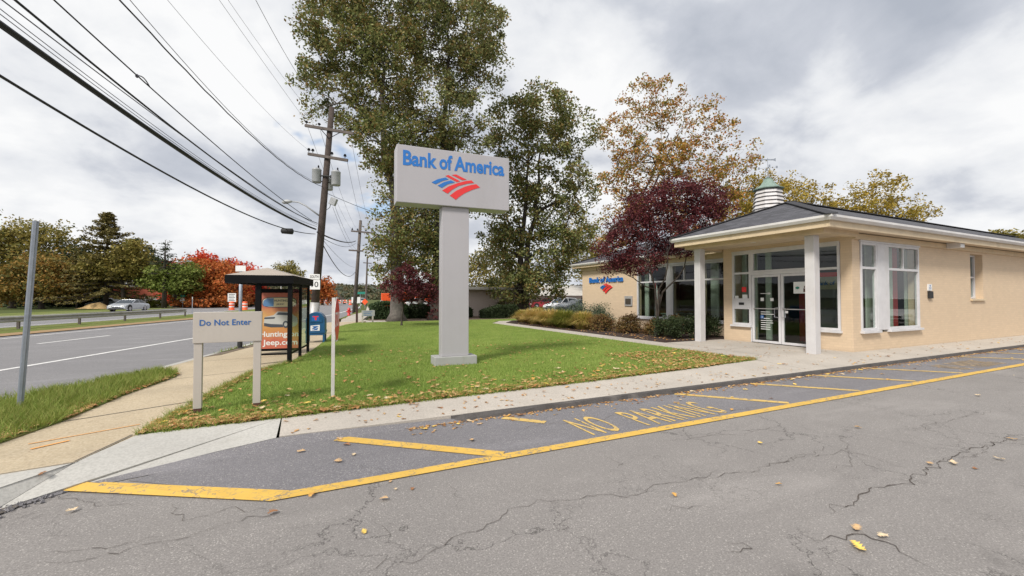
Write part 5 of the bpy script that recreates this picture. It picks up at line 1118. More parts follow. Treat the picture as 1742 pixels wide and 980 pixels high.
# ---- row of trees across the road
far = [
 ('tree', 20, 62, [(-20, 400, 60, 45), (20, 430, 60, 45), (60, 400, 45, 28), (85, 425, 40, 35), (20, 470, 70, 35)], L_OLIVE, 'tall olive tree at the left edge across the road', 13, 0.36),
 ('tree', 70, 58, [(40, 480, 50, 30), (90, 485, 45, 28), (70, 455, 45, 25), (5, 490, 35, 24)], L_MIX, 'low spreading brown and orange tree behind the leaning steel post', 14, 0.34),
 ('tree', 115, 70, [(110, 430, 30, 30), (130, 460, 45, 40), (90, 470, 40, 30), (120, 500, 50, 25), (140, 440, 25, 30)], L_DARK, 'dark evergreen left of the tall conifer across the road', 15, 0.4),
 ('tree', 45, 78, [(0, 450, 60, 40), (60, 460, 60, 40), (30, 500, 80, 25), (100, 500, 60, 25)], L_DARK, 'dark mass of evergreen behind the brown tree across the road', 16, 0.45),
 ('tree', 210, 60, [(185, 452, 36, 22), (222, 430, 26, 30), (160, 465, 24, 20), (210, 456, 38, 14), (236, 452, 20, 14)], L_OLIVE, 'olive brown broadleaf tree under the tall conifer across the road', 17, 0.32),
 ('tree', 300, 62, [(285, 474, 38, 22), (315, 466, 25, 20), (268, 480, 22, 14), (305, 486, 30, 12)], L_BRIGHT, 'bright green tree behind the tall grey lamp post', 18, 0.34),
 ('tree', 345, 66, [(335, 462, 32, 24), (370, 468, 36, 26), (345, 490, 45, 22), (395, 485, 34, 24), (320, 495, 30, 18), (360, 510, 60, 12)], L_RUST, 'large orange and rust coloured tree across the road', 19, 0.36),
 ('tree', 405, 74, [(300, 465, 22, 20), (345, 445, 24, 16), (400, 470, 36, 26), (430, 490, 26, 22), (420, 505, 30, 14), (310, 505, 30, 14)], L_RED, 'bright red maple behind the rust coloured tree', 20, 0.42),
 ('tree', 260, 85, [(250, 450, 25, 30), (275, 465, 26, 26), (310, 500, 34, 20)], L_DARK, 'dark tree behind the bright green one across the road', 21, 0.45),
 ('tree', 370, 92, [(340, 490, 60, 25), (400, 500, 50, 20), (300, 500, 40, 20)], L_DARK, 'dark background tree behind the red maple', 22, 0.5),
]
for name, bxp, fw, lb_, mt, l_, sd_, lf in far:
    b0 = place(bxp, 530, fw); b0.z = 0
    tree(name, tuple(b0), L(fw, *lb_), mt, l_, 0.3, lf, 60 + 52 * len(lb_), 52, 1.15, M_BARK, sd_, 'trees across the road', hollow=0.5)
def conifer(px, fw, top, bot, halfw, mat, label, seed, leafs=0.35, dens=1.0, bare=0):
    rng = np.random.default_rng(seed); b0 = place(px, 530, fw); b0.z = 0; root = thing('conifer', tuple(b0), label, 'tree', 'trees across the road')
    zt = place(px, top, fw).z; zb = place(px, bot, fw).z; mb = MB().tube([b0, b0 + Vector((0, 0, zt * 0.5)), Vector((b0.x, b0.y, zt))], [0.32, 0.2, 0.03], 8); cs = []
    W_ = halfw * fw / FPX; n = int((zt - zb) / 0.55)
    for i in range(n):
        t = i / n; z = zb + (zt - zb) * t; Lh = W_ * (1 - t) ** 0.95 * (0.55 + 0.6 * rng.random()); z += rng.normal() * 0.25
        for k in range(6):
            a = k * 1.05 + i * 2.4 + rng.random() * 0.5; e = Vector((b0.x + math.cos(a) * Lh, b0.y + math.sin(a) * Lh, z + rng.normal() * 0.3 + Lh * (0.34 if t > .55 else 0.1 if t > .3 else -0.12)))
            s = Vector((b0.x, b0.y, z)); mb.tube([s, s.lerp(e, .5) + Vector((0, 0, -0.05 * Lh)), e], [0.07 * (1 - t) + 0.02, 0.04 * (1 - t) + 0.015, 0.01], 4, False)
            if rng.random() > bare:
                for q in np.arange(0.25, 1.05, 0.16): cs.append(tuple(s.lerp(e, q) + Vector((0, 0, -0.03 * Lh * math.sin(math.pi * q)))))
    part('trunk', mb, M_BARK, root, True)
    part_np('crown', leaves_np(cs, 0.22 + 0.012 * fw / 2, int(16 * dens), leafs, rng, 0.6, 0.45, 0.35), mat, root)
conifer(180, 60, 362, 500, 88, L_CONO, 'tallest conifer with pointed top across the road', 31, 0.34, 1.5)
conifer(228, 78, 405, 474, 36, L_CONI, 'dark conifer right of the tallest conifer', 32, 0.38, 0.9)
conifer(279, 60, 408, 462, 40, L_CONI, 'thin bare topped conifer above the bright green tree', 33, 0.26, 0.45, 0.45)
conifer(150, 90, 430, 490, 40, L_CONI, 'small dark conifer behind the yellowish road works mound', 34, 0.42, 1.0)
# far wooded hills
rng = np.random.default_rng(50)
mb = MB(); n_ = 90; hs = []
for i in range(n_ + 1):
    a = R(-62 + 150 * i / n_); 
    for j, (d_, h_) in enumerate(((300, 0), (420, 9 + 2.5 * math.sin(i * 0.35) + 1.5 * rng.random()), (600, 13 + 3 * math.sin(i * 0.22 + 1) + 1.5 * rng.random()), (900, 0))): mb.v.append((math.sin(a) * d_, math.cos(a) * d_, h_ - (3 if j in (0, 3) else 0)))
for i in range(n_):
    for j in range(3): mb.f.append((i*4+j, (i+1)*4+j, (i+1)*4+j+1, i*4+j+1))
struct('hills', mb, simple('hill_woods', (0.045, 0.055, 0.03), 0.95, 0, 0.4, 0.05))
cs = []
for i in range(2600):
    a = R(-62 + 150 * rng.random()); d_ = 300 + 260 * rng.random(); k = (d_ - 300) / 120; zz_ = -3 + 12 * min(1, k) + (4 * (k - 1) / 2 if k > 1 else 0)
    cs.append((math.sin(a) * d_, math.cos(a) * d_, zz_ + 2.5))
me = quads_mesh('distant_wood', leaves_np(cs, 4.5, 42, 1.9, rng, 0.2), leafmat('leaf_hills', [(0.05, 0.065, 0.035), (0.09, 0.10, 0.05), (0.15, 0.115, 0.06), (0.10, 0.09, 0.055)], 0.2, 0.03))
o = bpy.data.objects.new('distant_wood', me); COL.objects.link(o); o['kind'] = 'stuff'
# ================================================================= HEDGES AND BED PLANTS
def hedge(name, x0, x1, y0, y1, z0, h, mat, label, seed, n=9000, leaf=0.08):
    rng = np.random.default_rng(seed); cx0, cy0 = (x0+x1)/2, (y0+y1)/2; root = thing(name, (cx0, cy0, z0), label, 'hedge')
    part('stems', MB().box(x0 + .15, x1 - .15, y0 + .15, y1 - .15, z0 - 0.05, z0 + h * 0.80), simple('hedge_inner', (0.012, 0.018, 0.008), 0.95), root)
    P = rng.random((n, 3)); f = rng.integers(0, 5, n); P[f == 0, 1] = 0; P[f == 1, 0] = 0; P[f == 2, 0] = 1; P[(f >= 3), 2] = 1
    P = P * np.array([x1-x0, y1-y0, h]) + np.array([x0, y0, z0]); P += rng.normal(size=P.shape) * 0.05
    P[:, 2] += 0.07 * np.sin(P[:, 0] * 2.1) + 0.05 * np.sin(P[:, 0] * 5.3 + 1)
    e = np.minimum(np.minimum(P[:, 0] - x0, x1 - P[:, 0]), 0.4) / 0.4; P[:, 2] -= (1 - np.clip(e, 0, 1)) * 0.22 * (P[:, 2] - z0) / h
    P[:, 2] = np.maximum(P[:, 2], z0 + 0.02)
    part_np('foliage', leaves_np(P, 0.06, 3, leaf, rng, 0.1), mat, root)
hedge('clipped_hedge', 3.9, 6.0, 28.5, 29.9, 0.1, 1.05, L_SHRUB, 'clipped rounded hedge behind the small low sign', 60)
hedge('clipped_hedge', 6.15, 10.6, 28.7, 29.7, 0.1, 0.80, L_DARK, 'long low dark hedge behind the small plum tree', 61, 12000)
hedge('clipped_hedge', 10.9, 13.5, 26.6, 27.6, 0.1, 0.74, L_DARK, 'dark hedge against the low beige building wall', 62)
rng = np.random.default_rng(70)
def fountain(x, y, r, h, label, seed, z=0.14, n=2600, mat=None):
    rng = np.random.default_rng(seed); root = thing('ornamental_grass', (x, y, z), label, 'grass plant', 'ornamental grasses in the bed')
    V = []
    a = rng.random(n) * 2 * math.pi; rr = r * 0.35 * rng.random(n) ** .5; tilt = 0.15 + 0.85 * rng.random(n); hh = h * (0.65 + 0.45 * rng.random(n)) * (1 - 0.25 * tilt); ex = r * tilt * (0.6 + .4 * rng.random(n))
    bx_ = x + np.cos(a) * rr; by_ = y + np.sin(a) * rr; w = 0.007 + 0.006 * rng.random(n); px_, py_ = -np.sin(a) * w, np.cos(a) * w
    m1x, m1y, m1z = bx_ + np.cos(a) * ex * .45, by_ + np.sin(a) * ex * .45, z + hh * (.8 - 0.2 * tilt ** 2); tx_, ty_, tz_ = bx_ + np.cos(a) * ex, by_ + np.sin(a) * ex, z + hh * (1 - 0.62 * tilt ** 2.2)
    Z0 = np.full(n, z - 0.02); w = w * 1.4
    q = lambda X, Y, Z: np.stack([X, Y, Z], 1)
    V = np.stack([q(bx_ + px_, by_ + py_, Z0), q(bx_ - px_, by_ - py_, Z0), q(m1x - px_, m1y - py_, m1z), q(m1x + px_, m1y + py_, m1z),
                  q(m1x + px_, m1y + py_, m1z), q(m1x - px_, m1y - py_, m1z), q(tx_ - px_ * .2, ty_ - py_ * .2, tz_), q(tx_ + px_ * .2, ty_ + py_ * .2, tz_)], 1).reshape(-1, 3)
    part_np('blades', V, mat or L_OGR, root); return root
L_OGG = leafmat('ornamental_grass_green', [(0.10, 0.14, 0.02), (0.18, 0.21, 0.03), (0.30, 0.26, 0.06), (0.26, 0.27, 0.05)], 0.3, 1.5)
for k, (x, y, r, h, l_, m_) in enumerate(((11.0, 21.3, 0.85, 0.72, 'sandy clump of ornamental grass at the far left end of the bed', None), (10.85, 19.7, 0.95, 0.86, 'tall straw coloured ornamental grass, second from the left end', None),
        (10.75, 18.1, 0.95, 0.84, 'golden ornamental grass in the middle of the row', None), (10.7, 16.7, 0.95, 0.84, 'greenest ornamental grass clump of the row', L_OGG), (10.9, 15.5, 0.8, 0.80, 'ornamental grass clump beside the brown shrub', None), (11.7, 20.9, 0.7, 0.9, 'ornamental grass clump at the back of the bed', L_OGG))):
    fountain(x, y, r, h, l_, 80 + k, mat=m_)
for k, (x, y, r, h, m_, l_, kw) in enumerate((
    (12.3, 18.0, 0.9, 0.95, L_BLUEG, 'blue green juniper behind the ornamental grasses, left of the wall emblem', dict(spiky=True)),
    (12.2, 16.3, 0.95, 0.95, L_BLUEG, 'blue green juniper with upright shoots below the wall lettering', dict(spiky=True)),
    (12.0, 19.8, 0.8, 0.75, L_BLUEG, 'low blue green juniper at the far end of the bank wall', dict(spiky=True)),
    (11.0, 14.3, 0.62, 0.72, L_SPIR, 'rusty brown leaved shrub beside the ornamental grasses', {}),
    (11.3, 13.0, 0.60, 0.80, L_SPIR, 'rounded brown green shrub under the night deposit box', {}),
    (11.6, 11.9, 0.52, 0.62, L_SPIR, 'reddish shrub at the foot of the purple plum tree', {}),
    (12.7, 11.9, 0.45, 0.75, L_SPIR, 'brown shrub against the wing wall behind the plum tree', {}),
    (11.3, 10.75, 0.68, 0.72, L_DARK, 'dark clipped evergreen shrub left of the left porch column', dict(boxy=True)),
    (12.3, 10.45, 0.55, 0.78, L_DARK, 'dark clipped evergreen shrub right of the left porch column', dict(boxy=True)))):
    shrub('shrub', x, y, r, h, m_, l_, 90 + k, 0.055, 5200 if m_ is L_DARK else 7000 if m_ is L_BLUEG else 3600, z=0.14, **kw)

# ================================================================= BUILDINGS BEYOND
def W2(px, fwd, z=0): p = place(px, 500, fwd); return Vector((p.x, p.y, z))
lb1 = thing('low_building', (11, 30, 0), 'low flat-roofed tan building with pale roof edge behind the lawn', 'building')
part('wall', MB().box(10.7, 16.2, 30.6, 40, 0, 2.02), M_WALLB, lb1)
part('roof', MB().box(10.0, 16.7, 29.9, 40.5, 2.10, 2.30), M_WALLW, lb1, bevel=0.02); part('fascia', MB().box(10.5, 16.3, 30.4, 40.1, 2.0, 2.098), M_WALLB, lb1)
part('door', MB().box(15.2, 15.9, 30.55, 30.598, 0.05, 1.95), M_INTD, lb1)
wb = W2(985, 62); wbt = thing('white_building', tuple(wb), 'white roofed building beyond the parked white car', 'building')
part('wall', MB().box(wb.x - 6, wb.x + 12, wb.y, wb.y + 10, 0, place(985, 503, 62).z), M_WALLB, wbt)
rh = place(985, 503, 62).z; rt_ = place(985, 484, 62).z
part('roof', MB().add([(wb.x - 7, wb.y - 1, rh), (wb.x + 13, wb.y - 1, rh), (wb.x + 13, wb.y + 11, rh), (wb.x - 7, wb.y + 11, rh), (wb.x - 6, wb.y + 5, rt_), (wb.x + 12, wb.y + 5, rt_)], [(0, 1, 5, 4), (1, 2, 5), (2, 3, 4, 5), (3, 0, 4), (3, 2, 1, 0)]), M_WALLW, wbt)
part('window', MB().box(wb.x - 2, wb.x - 0.6, wb.y - 0.05, wb.y - 0.002, 0.9, rh - 0.3), M_INTD, wbt); part('window', MB().box(wb.x + 0.4, wb.x + 1.3, wb.y - 0.05, wb.y - 0.002, 0.9, rh - 0.3), M_INTD, wbt)
part('sign', MB().box(wb.x + 1.8, wb.x + 3.4, wb.y - 0.5, wb.y - 0.42, 0.5, rh - 0.1), simple('sign_yellow', (0.75, 0.45, 0.03), 0.5), wbt)
# shop buildings between the oaks
sb = W2(725, 75); sbt = thing('shop_building', tuple(sb), 'pale building seen between the oak trunks left of the pylon post', 'building')
hz_ = place(725, 492, 75).z
part('wall', MB().box(sb.x - 3.5, sb.x + 12, sb.y, sb.y + 10, 0, hz_), M_WALLW, sbt); part('roof', MB().box(sb.x - 4, sb.x + 12.5, sb.y - 0.5, sb.y + 10.5, hz_, hz_ + 0.3), M_WALLW, sbt)
part('window', MB().box(sb.x - 0.2, sb.x + 1.3, sb.y - 0.06, sb.y - 0.002, 0.9, 2.2), M_INTD, sbt); part('window', MB().box(sb.x + 3, sb.x + 5, sb.y - 0.06, sb.y - 0.002, 0.9, 2.2), M_INTD, sbt)
# brick building across the road
F3 = 74
bb0, bb1 = W2(118, F3), W2(282, F3 + 4); bkt = thing('brick_building', tuple((bb0 + bb1) / 2), 'low red brick building with cream base behind the trees across the road', 'building')
def wallseg(a, b, z0, z1, th=0.4, off=0):
    d = (b - a); d.normalize(); n = Vector((d.y, -d.x, 0)); a = a + n * off; b = b + n * off; m = MB(); q = [a, b, b - n * th, a - n * th]
    return m.add([(p.x, p.y, z0) for p in q] + [(p.x, p.y, z1) for p in q], [(3,2,1,0),(4,5,6,7),(0,1,5,4),(1,2,6,5),(2,3,7,6),(3,0,4,7)])
zc, zt_ = place(200, 508, F3).z, place(200, 487, F3).z
part('base_wall', wallseg(bb0, bb1, 0, zc, 8), M_WALLW, bkt); part('brick_wall', wallseg(bb0, bb1, zc, zt_, 8.05, 0.05), M_RBRICK, bkt); part('roof', wallseg(bb0, bb1, zt_, zt_ + 0.25, 8.6, 0.3), M_WALLW, bkt)
g0, g1 = bb0.lerp(bb1, 0.775), bb0.lerp(bb1, 0.93); part('garage_door', wallseg(g0, g1, 0, zc + 0.25, 0.1, 0.16), M_SWHITE, bkt)
g0, g1 = bb0.lerp(bb1, 0.84), bb0.lerp(bb1, 0.88); part('notice', wallseg(g0, g1, zc * 0.55, zc * 0.68, 0.05, 0.22), M_BLACKM, bkt)
for t in (0.1, 0.3): part('window', wallseg(bb0.lerp(bb1, t), bb0.lerp(bb1, t + 0.06), zc * 0.4, zc * 0.9, 0.05, 0.08), M_INTD, bkt)
shrub('shrub', *W2(268, 64).xy, 1.9, 1.5, L_OGG, 'round yellow green bush before the garage door across the road', 120, 0.22, 1500, z=0.03)
for k, (px, w_) in enumerate(((45, 2.4), (85, 2.2), (155, 1.6), (12, 2.2), (128, 1.5), (340, 2.4), (375, 2.6), (320, 1.8), (410, 2.6), (182, 1.6))):
    shrub('bush', *W2(px, 70).xy, w_ * (1.25 if px < 165 else 0.9), 3.0 if px < 165 else 1.5, L_DARK, f'dark bush standing in for shade {["behind the steel post", "left of the first lamp post", "left of the tan mound", "at the far left edge", "by the brown lamp post", "right of the round road sign", "under the rust coloured tree", "beside the round road sign", "under the red maple", "behind the tan mound"][k]}, across the road', 130 + k, 0.3, 1800, 'bushes under the trees across the road', 0.03, 'bush')  # dark leaves, taller at left, put in for the shade under the trees

# ================================================================= GUARD RAIL
gr = thing('guard_rail', (interp(32, CL) - 14.6, 32, 0), 'long steel guard rail on the grass median between the carriageways', 'guard rail')
gz = 0.50; offs = -14.55
prof = [(0, 0.14), (-0.04, 0.11), (-0.04, 0.05), (0.02, 0.01), (0.02, -0.01), (-0.04, -0.05), (-0.04, -0.11), (0, -0.14)]
mb = MB(); ysr = list(np.arange(-10, 46, 4)) 
for y in ysr:
    x = interp(y, CL) + offs; mb.v += [(x - p, y + p * 0.27, gz + z) for p, z in prof]
for i in range(len(ysr) - 1):
    for j in range(len(prof) - 1): mb.f.append((i*8+j, i*8+j+1, (i+1)*8+j+1, (i+1)*8+j))
part('rail', mb, M_STEEL, gr)
for y in np.arange(8, 45, 3.4):
    x = interp(y, CL) + offs; part('post', MB().box(x - 0.12, x - 0.03, y, y + 0.12, 0, gz + 0.12), M_WOOD2, gr)
# delineator
dx_, dy_ = W2(327.5, 40).xy; dd_ = thing('marker_post', (dx_, dy_, 0), 'thin marker post at the end of the guard rail above the low sign', 'post'); zt3 = place(327.5, 505, 40).z
part('post', MB().box(dx_ - .03, dx_ + .03, dy_ - .01, dy_ + .01, 0, zt3), M_GALV, dd_); part('reflector', MB().box(dx_ - .03, dx_ + .03, dy_ - .02, dy_ - .011, zt3 - 0.2, zt3 - 0.03), M_SWHITE, dd_)

# ================================================================= CARS
def car(name, pos, rz, mat, label, L_=4.6, W_=1.8, H=1.42, group=None, wagon=False):
    root = thing(name, (pos[0], pos[1], pos[2] if len(pos) > 2 else 0.0), label, 'car', group, rz)
    hl = L_ / 2
    prof = [(-hl, 0.32), (-hl, 0.62), (-hl + 0.1, 0.80), (-hl + 0.75, 0.86), (-0.25 * L_, 0.92), (-0.05 * L_, 0.94), (0.27 * L_, 0.88), (hl - 0.35, 0.74), (hl - 0.03, 0.58), (hl, 0.32), (hl - 0.15, 0.24), (-hl + 0.15, 0.24)]
    def loft(prof, wf, mb):
        n = len(prof); o = len(mb.v)
        for s in (-1, -0.86, 0.86, 1):
            for x, z in prof:
                k = wf(z); ins = 0 if abs(s) < 0.9 else 1
                mb.v.append((x * (1 - 0.015 * ins), s * k, z - (0.03 if ins and z > 0.7 else 0)))
        for r in range(3):
            for i in range(n): mb.f.append((o + r*n + i, o + r*n + (i+1) % n, o + (r+1)*n + (i+1) % n, o + (r+1)*n + i))
        mb.f.append(tuple(range(o, o+n))); mb.f.append(tuple(range(o+3*n, o+4*n))[::-1]); return mb
    w = W_ / 2
    body = part('body', loft(prof, lambda z: w * (1.0 if z < 0.7 else 0.96), MB()), mat, root, local=True, bevel=0.05)
    r0 = -0.44 * L_ if wagon else -0.34 * L_
    cab = [(r0, 0.88), (r0 + (0.15 if wagon else 0.55), H - 0.06), (-0.10 * L_, H), (0.03 * L_, H - 0.03), (0.22 * L_, 0.88)]
    part('cabin', loft(cab, lambda z: w * (0.95 - 0.26 * (z - 0.88)), MB()), M_CGLASS, root, local=True, bevel=0.03)
    rf = MB(); rr_ = [(cab[1][0] - 0.02, H - 0.05), (-0.10 * L_, H + 0.015), (0.03 * L_, H - 0.01), (0.03 * L_, H - 0.05), (-0.10 * L_, H - 0.03), (cab[1][0], H - 0.09)]
    part('roof', loft(rr_, lambda z: w * 0.83, rf), mat, root, local=True, bevel=0.02)
    pm = MB()
    for s in (-1, 1):
        for (xa, za), (xb, zb) in ((cab[0], cab[1]), (cab[4], cab[3]), ((-0.08 * L_, 0.9), (-0.07 * L_, H))):
            pm.tube([(xa, s * w * 0.955, za), (xb, s * w * 0.83, zb - 0.02)], 0.035, 5)
    part('pillars', pm, mat, root, local=True)
    for sx in (-0.31, 0.31):
        for sy in (-1, 1):
            cx_, cy_ = sx * L_, sy * (w - 0.09); wl = part('wheel', MB(), M_TYRE, root, local=True)
            m = MB().tube([(cx_, cy_ - 0.10, 0.32), (cx_, cy_ + 0.10, 0.32)], 0.32, 18); wl.data = mesh_of('tyre', m, M_TYRE)
            part('rim', MB().tube([(cx_, cy_ - 0.108, 0.32), (cx_, cy_ + 0.108, 0.32)], 0.20, 12), M_CHROME, wl, local=True)
            part('wheel_arch', MB().tube([(cx_, cy_ + 0.085 * sy, 0.36), (cx_, cy_ + 0.087 * sy, 0.36)], 0.39, 18), M_BLACKM, root, local=True)
    for sy in (-1, 1):
        part('headlight', MB().box(hl - 0.14, hl + 0.004, sy * (w - 0.28) - 0.16, sy * (w - 0.28) + 0.16, 0.56, 0.68), M_HLAMP, root, local=True, bevel=0.02)
        part('tail_light', MB().box(-hl - 0.006, -hl + 0.1, sy * (w - 0.22) - 0.14, sy * (w - 0.22) + 0.14, 0.60, 0.76), M_TLAMP, root, local=True, bevel=0.02)
    part('bumper', MB().box(hl - 0.1, hl + 0.02, -w * 0.8, w * 0.8, 0.27, 0.40).box(-hl - 0.02, -hl + 0.1, -w * 0.8, w * 0.8, 0.27, 0.42), M_BLACKM, root, local=True)
    part('bumper', MB().box(hl - 0.02, hl + 0.012, -w * 0.45, w * 0.45, 0.45, 0.56), M_BLACKM, root, local=True)
    return root
rd = math.atan2(1, 0.28)
car('car', (*W2(220, 47).xy, 0.01), rd + math.pi, M_CARS, 'silver sedan driving on the far carriageway beyond the guard rail', 3.9, 1.7, 1.30)
car('car', (*W2(955, 50).xy, 0.01), R(195), M_CARW, 'white hatchback parked left of the bank wing corner', 4.3, 1.75, 1.5, 'cars parked by the bank', wagon=True)
car('car', (*W2(925, 60).xy, 0.01), R(170), M_CARR, 'dark red car mostly hidden behind the white hatchback', 4.3, 1.75, 1.4, 'cars parked by the bank')
car('car', (*W2(982, 46).xy, 0.01), R(190), M_CARG, 'grey car parked at the corner of the bank wing, right of the white hatchback', 4.6, 1.75, 1.3, 'cars parked by the bank')
car('car', (29.5, 0.4, 0.01), R(172), M_CARW, 'white car parked in the lot, reflected in the south window', 4.6, 1.8, 1.45)
for k, (px, fw, a, m_, l_) in enumerate(((300, 76, 150, M_CARG, 'grey car parked behind the tall grey lamp post'), (422, 82, 200, M_CARW, 'white car parked under the red maple, left of the shelter post'), (432, 90, 170, M_CARS, 'silver car just behind the white one under the red maple'),
        (613, 100, 100, M_CARW, 'white car by the orange road works right of the far pole'), (560, 120, 100, M_CARS, 'silver car beyond the orange barriers'), (712, 62, 10, M_CARW, 'white car glimpsed behind the small plum tree'), (183, 63, 160, M_CARG, 'grey pickup sized car behind the tan mound'))):
    car('car', (*W2(px, fw).xy, 0.01), R(a), m_, l_, group='cars in the distance')

# ================================================================= LAMP POSTS, SIGNS ACROSS THE ROAD
def lamp(px, fw, top, mat, label, armx=1.6, base=530):
    b = W2(px, fw); zt = place(px, top, fw).z; r_ = thing('lamp_post', tuple(b), label, 'lamp post', 'lamp posts along the road')
    part('pole', MB().tube([b, Vector((b.x, b.y, zt))], [0.13, 0.08], 8), mat, r_, True)
    if armx:
        part('arm', MB().tube([Vector((b.x, b.y, zt - 0.1)), Vector((b.x + armx * 0.5, b.y - 0.2, zt + 0.35)), Vector((b.x + armx, b.y - 0.4, zt + 0.5))], 0.05, 6), mat, r_, True)
        part('lamp_head', MB().obox((b.x + armx + 0.3, b.y - 0.45, zt + 0.5), (0.7, 0.25, 0.14), -0.2), M_GREYBOX, r_, bevel=0.04)
lamp(295, 62, 450, M_STEEL, 'tall grey lamp post with curved arm before the bright green tree')
lamp(131, 60, 456, M_WOOD2, 'brown lamp post left of the tall conifer', 0.8)
lamp(26, 60, 460, M_WOOD2, 'thin brown lamp post near the left edge of the photo', 0)
lamp(478, 110, 478, M_STEEL, 'slim lamp post far up the road behind the shelter', 1.0)
lamp(545, 105, 478, M_STEEL, 'distant lamp post right of the leaning utility pole', 1.0)
def psign(name, px, py0, py1, w_px, fw, mat, label, shape='rect', base_px=None, post=M_GALV, txt=None, tmat=None, extra=None, r=0.04, cat='sign', dz=0):
    b = W2(px if base_px is None else base_px, fw, dz); zt = place(px, py0, fw).z; zb = place(px, py1, fw).z; k = fw / FPX; r_ = thing(name, tuple(b), label, cat)
    rv = Vector((math.cos(YAW), -math.sin(YAW), 0)); nv_ = rv.cross(Vector((0, 0, 1))); part('post', MB().tube([b, Vector((b.x, b.y, zt - 0.02))], r, 6), post, r_)
    w_ = w_px * k; h_ = zt - zb; c = Vector((b.x, b.y, (zt + zb) / 2)) + nv_ * (r + 0.01)
    if shape == 'rect': pts = [(-w_/2, -h_/2), (w_/2, -h_/2), (w_/2, h_/2), (-w_/2, h_/2)]
    elif shape == 'dia': pts = [(0, -h_/2), (w_/2, 0), (0, h_/2), (-w_/2, 0)]
    else: pts = [(w_/2 * math.cos(a), h_/2 * math.sin(a)) for a in np.linspace(0, 2*math.pi, 16, endpoint=False)]
    part('plate', MB().plate(pts, c, rv, (0, 0, 1), 0.015), mat, r_)
    if txt: part('lettering', text_mb(txt, c + nv_ * 0.017 - rv * w_ * 0.3 - Vector((0, 0, h_ * 0.28)), rv, (0, 0, 1), w_ * 0.6, h_ * 0.56, 0.004), tmat or M_BLACKM, r_)
    if extra: extra(r_, c, rv, nv_, w_, h_)
    return r_
def lines(n):
    def f(r_, c, rv, nv_, w_, h_):
        mb = MB()
        for i in range(n): z = h_ * (0.36 - 0.72 * i / max(1, n - 1)); mb.plate([(-w_*.38, z - h_*.035), (w_*(.38 - .1*(i % 2)), z - h_*.035), (w_*(.38 - .1*(i % 2)), z + h_*.035), (-w_*.38, z + h_*.035)], c + nv_ * 0.017, rv, (0, 0, 1), 0.003)
        part('print', mb, M_BLACKM, r_)
    return f
psign('road_sign', 311, 507, 515, 8, 62, M_SWHITE, 'round white route sign under a small green plate, right of the lamp post', 'round', extra=lambda r_, c, rv, nv_, w_, h_: part('plate', MB().plate([(-w_*.45, h_*.62), (w_*.45, h_*.62), (w_*.45, h_*1.15), (-w_*.45, h_*1.15)], c, rv, (0, 0, 1), 0.015), M_SGREEN, r_))
psign('notice_sign', 395, 499, 513.5, 14, 58, M_SWHITE, 'white notice board with dark lines above the low sign', extra=lines(5))
psign('road_sign', 250, 503, 508, 5, 64, M_SGREEN, 'small green sign on a thin post before the garage door', txt=None)
# orange barrels
def barrel(px, fw, label, h=1.0):
    b = W2(px, fw); r_ = thing('traffic_barrel', tuple(b), label, 'traffic barrel', 'orange traffic barrels')
    part('drum', MB().lathe(b, [(0.36, 0), (0.36, 0.05), (0.29, 0.06), (0.28, 0.5*h), (0.26, h), (0.2, h + 0.04)], 12), M_ORANGE, r_, True)
    for z in (0.35, 0.68): part('white_band', MB().lathe(b + Vector((0, 0, z * h)), [(0.288, 0), (0.284, 0.13)], 12), M_SWHITE, r_)
for px, fw, l_ in ((394.5, 52, 'orange and white barrel below the white notice board'), (417, 52, 'orange and white barrel left of the shelter post'), (596, 88, 'orange barrel at the end of the barrier row')): barrel(px, fw, l_)
# barriers
for k, px in enumerate((537, 547, 557, 567, 577, 587)):
    fw = 92 + k * 2; b = W2(px, fw); r_ = thing('road_barrier', tuple(b), f'orange and white road barrier, {["leftmost of the row up the road", "second from the left of the row", "third from the left of the row", "third from the right of the row", "second from the right of the row", "rightmost of the row, next to the barrel"][k]}', 'road barrier', 'orange road barriers')
    rv = Vector((math.cos(-YAW), math.sin(-YAW), 0))
    part('rails', MB().obox(b + Vector((0, 0, 0.85)), (1.15, 0.08, 0.24), -YAW).obox(b + Vector((0, 0, 0.4)), (1.15, 0.08, 0.24), -YAW), M_ORANGE, r_)
    part('stripes', MB().obox(b + Vector((0, 0, 0.85)) - rv * 0.3, (0.14, 0.09, 0.25), -YAW).obox(b + Vector((0, 0, 0.85)) + rv * 0.3, (0.14, 0.09, 0.25), -YAW).obox(b + Vector((0, 0, 0.4)), (0.14, 0.09, 0.25), -YAW), M_SWHITE, r_)
    part('legs', MB().obox(b - rv * 0.5 + Vector((0, 0, 0.5)), (0.06, 0.4, 1.0), -YAW).obox(b + rv * 0.5 + Vector((0, 0, 0.5)), (0.06, 0.4, 1.0), -YAW), M_SWHITE, r_)
psign('works_sign', 621, 508, 519, 11, 60, M_ORANGE, 'orange diamond road works sign right of the far pole', 'dia')
psign('works_sign', 564, 505, 513, 8, 90, M_ORANGE, 'orange diamond road works sign beyond the barriers', 'dia')
psign('street_name_sign', 613, 496.5, 500.5, 17, 56, M_SGREEN, 'green street name sign above the hydrant corner', r=0.05)
psign('road_sign', 650, 511, 520.5, 9, 29.8, M_SWHITE, 'white round topped sign with blue symbol on a thin post by the hedge', 'round', extra=lambda r_, c, rv, nv_, w_, h_: part('symbol', MB().plate([(-w_*.2, -h_*.25), (w_*.2, -h_*.25), (w_*.2, h_*.2), (0, h_*.35), (-w_*.2, h_*.2)], c + nv_ * 0.016, rv, (0, 0, 1), 0.004), M_BLUE, r_))
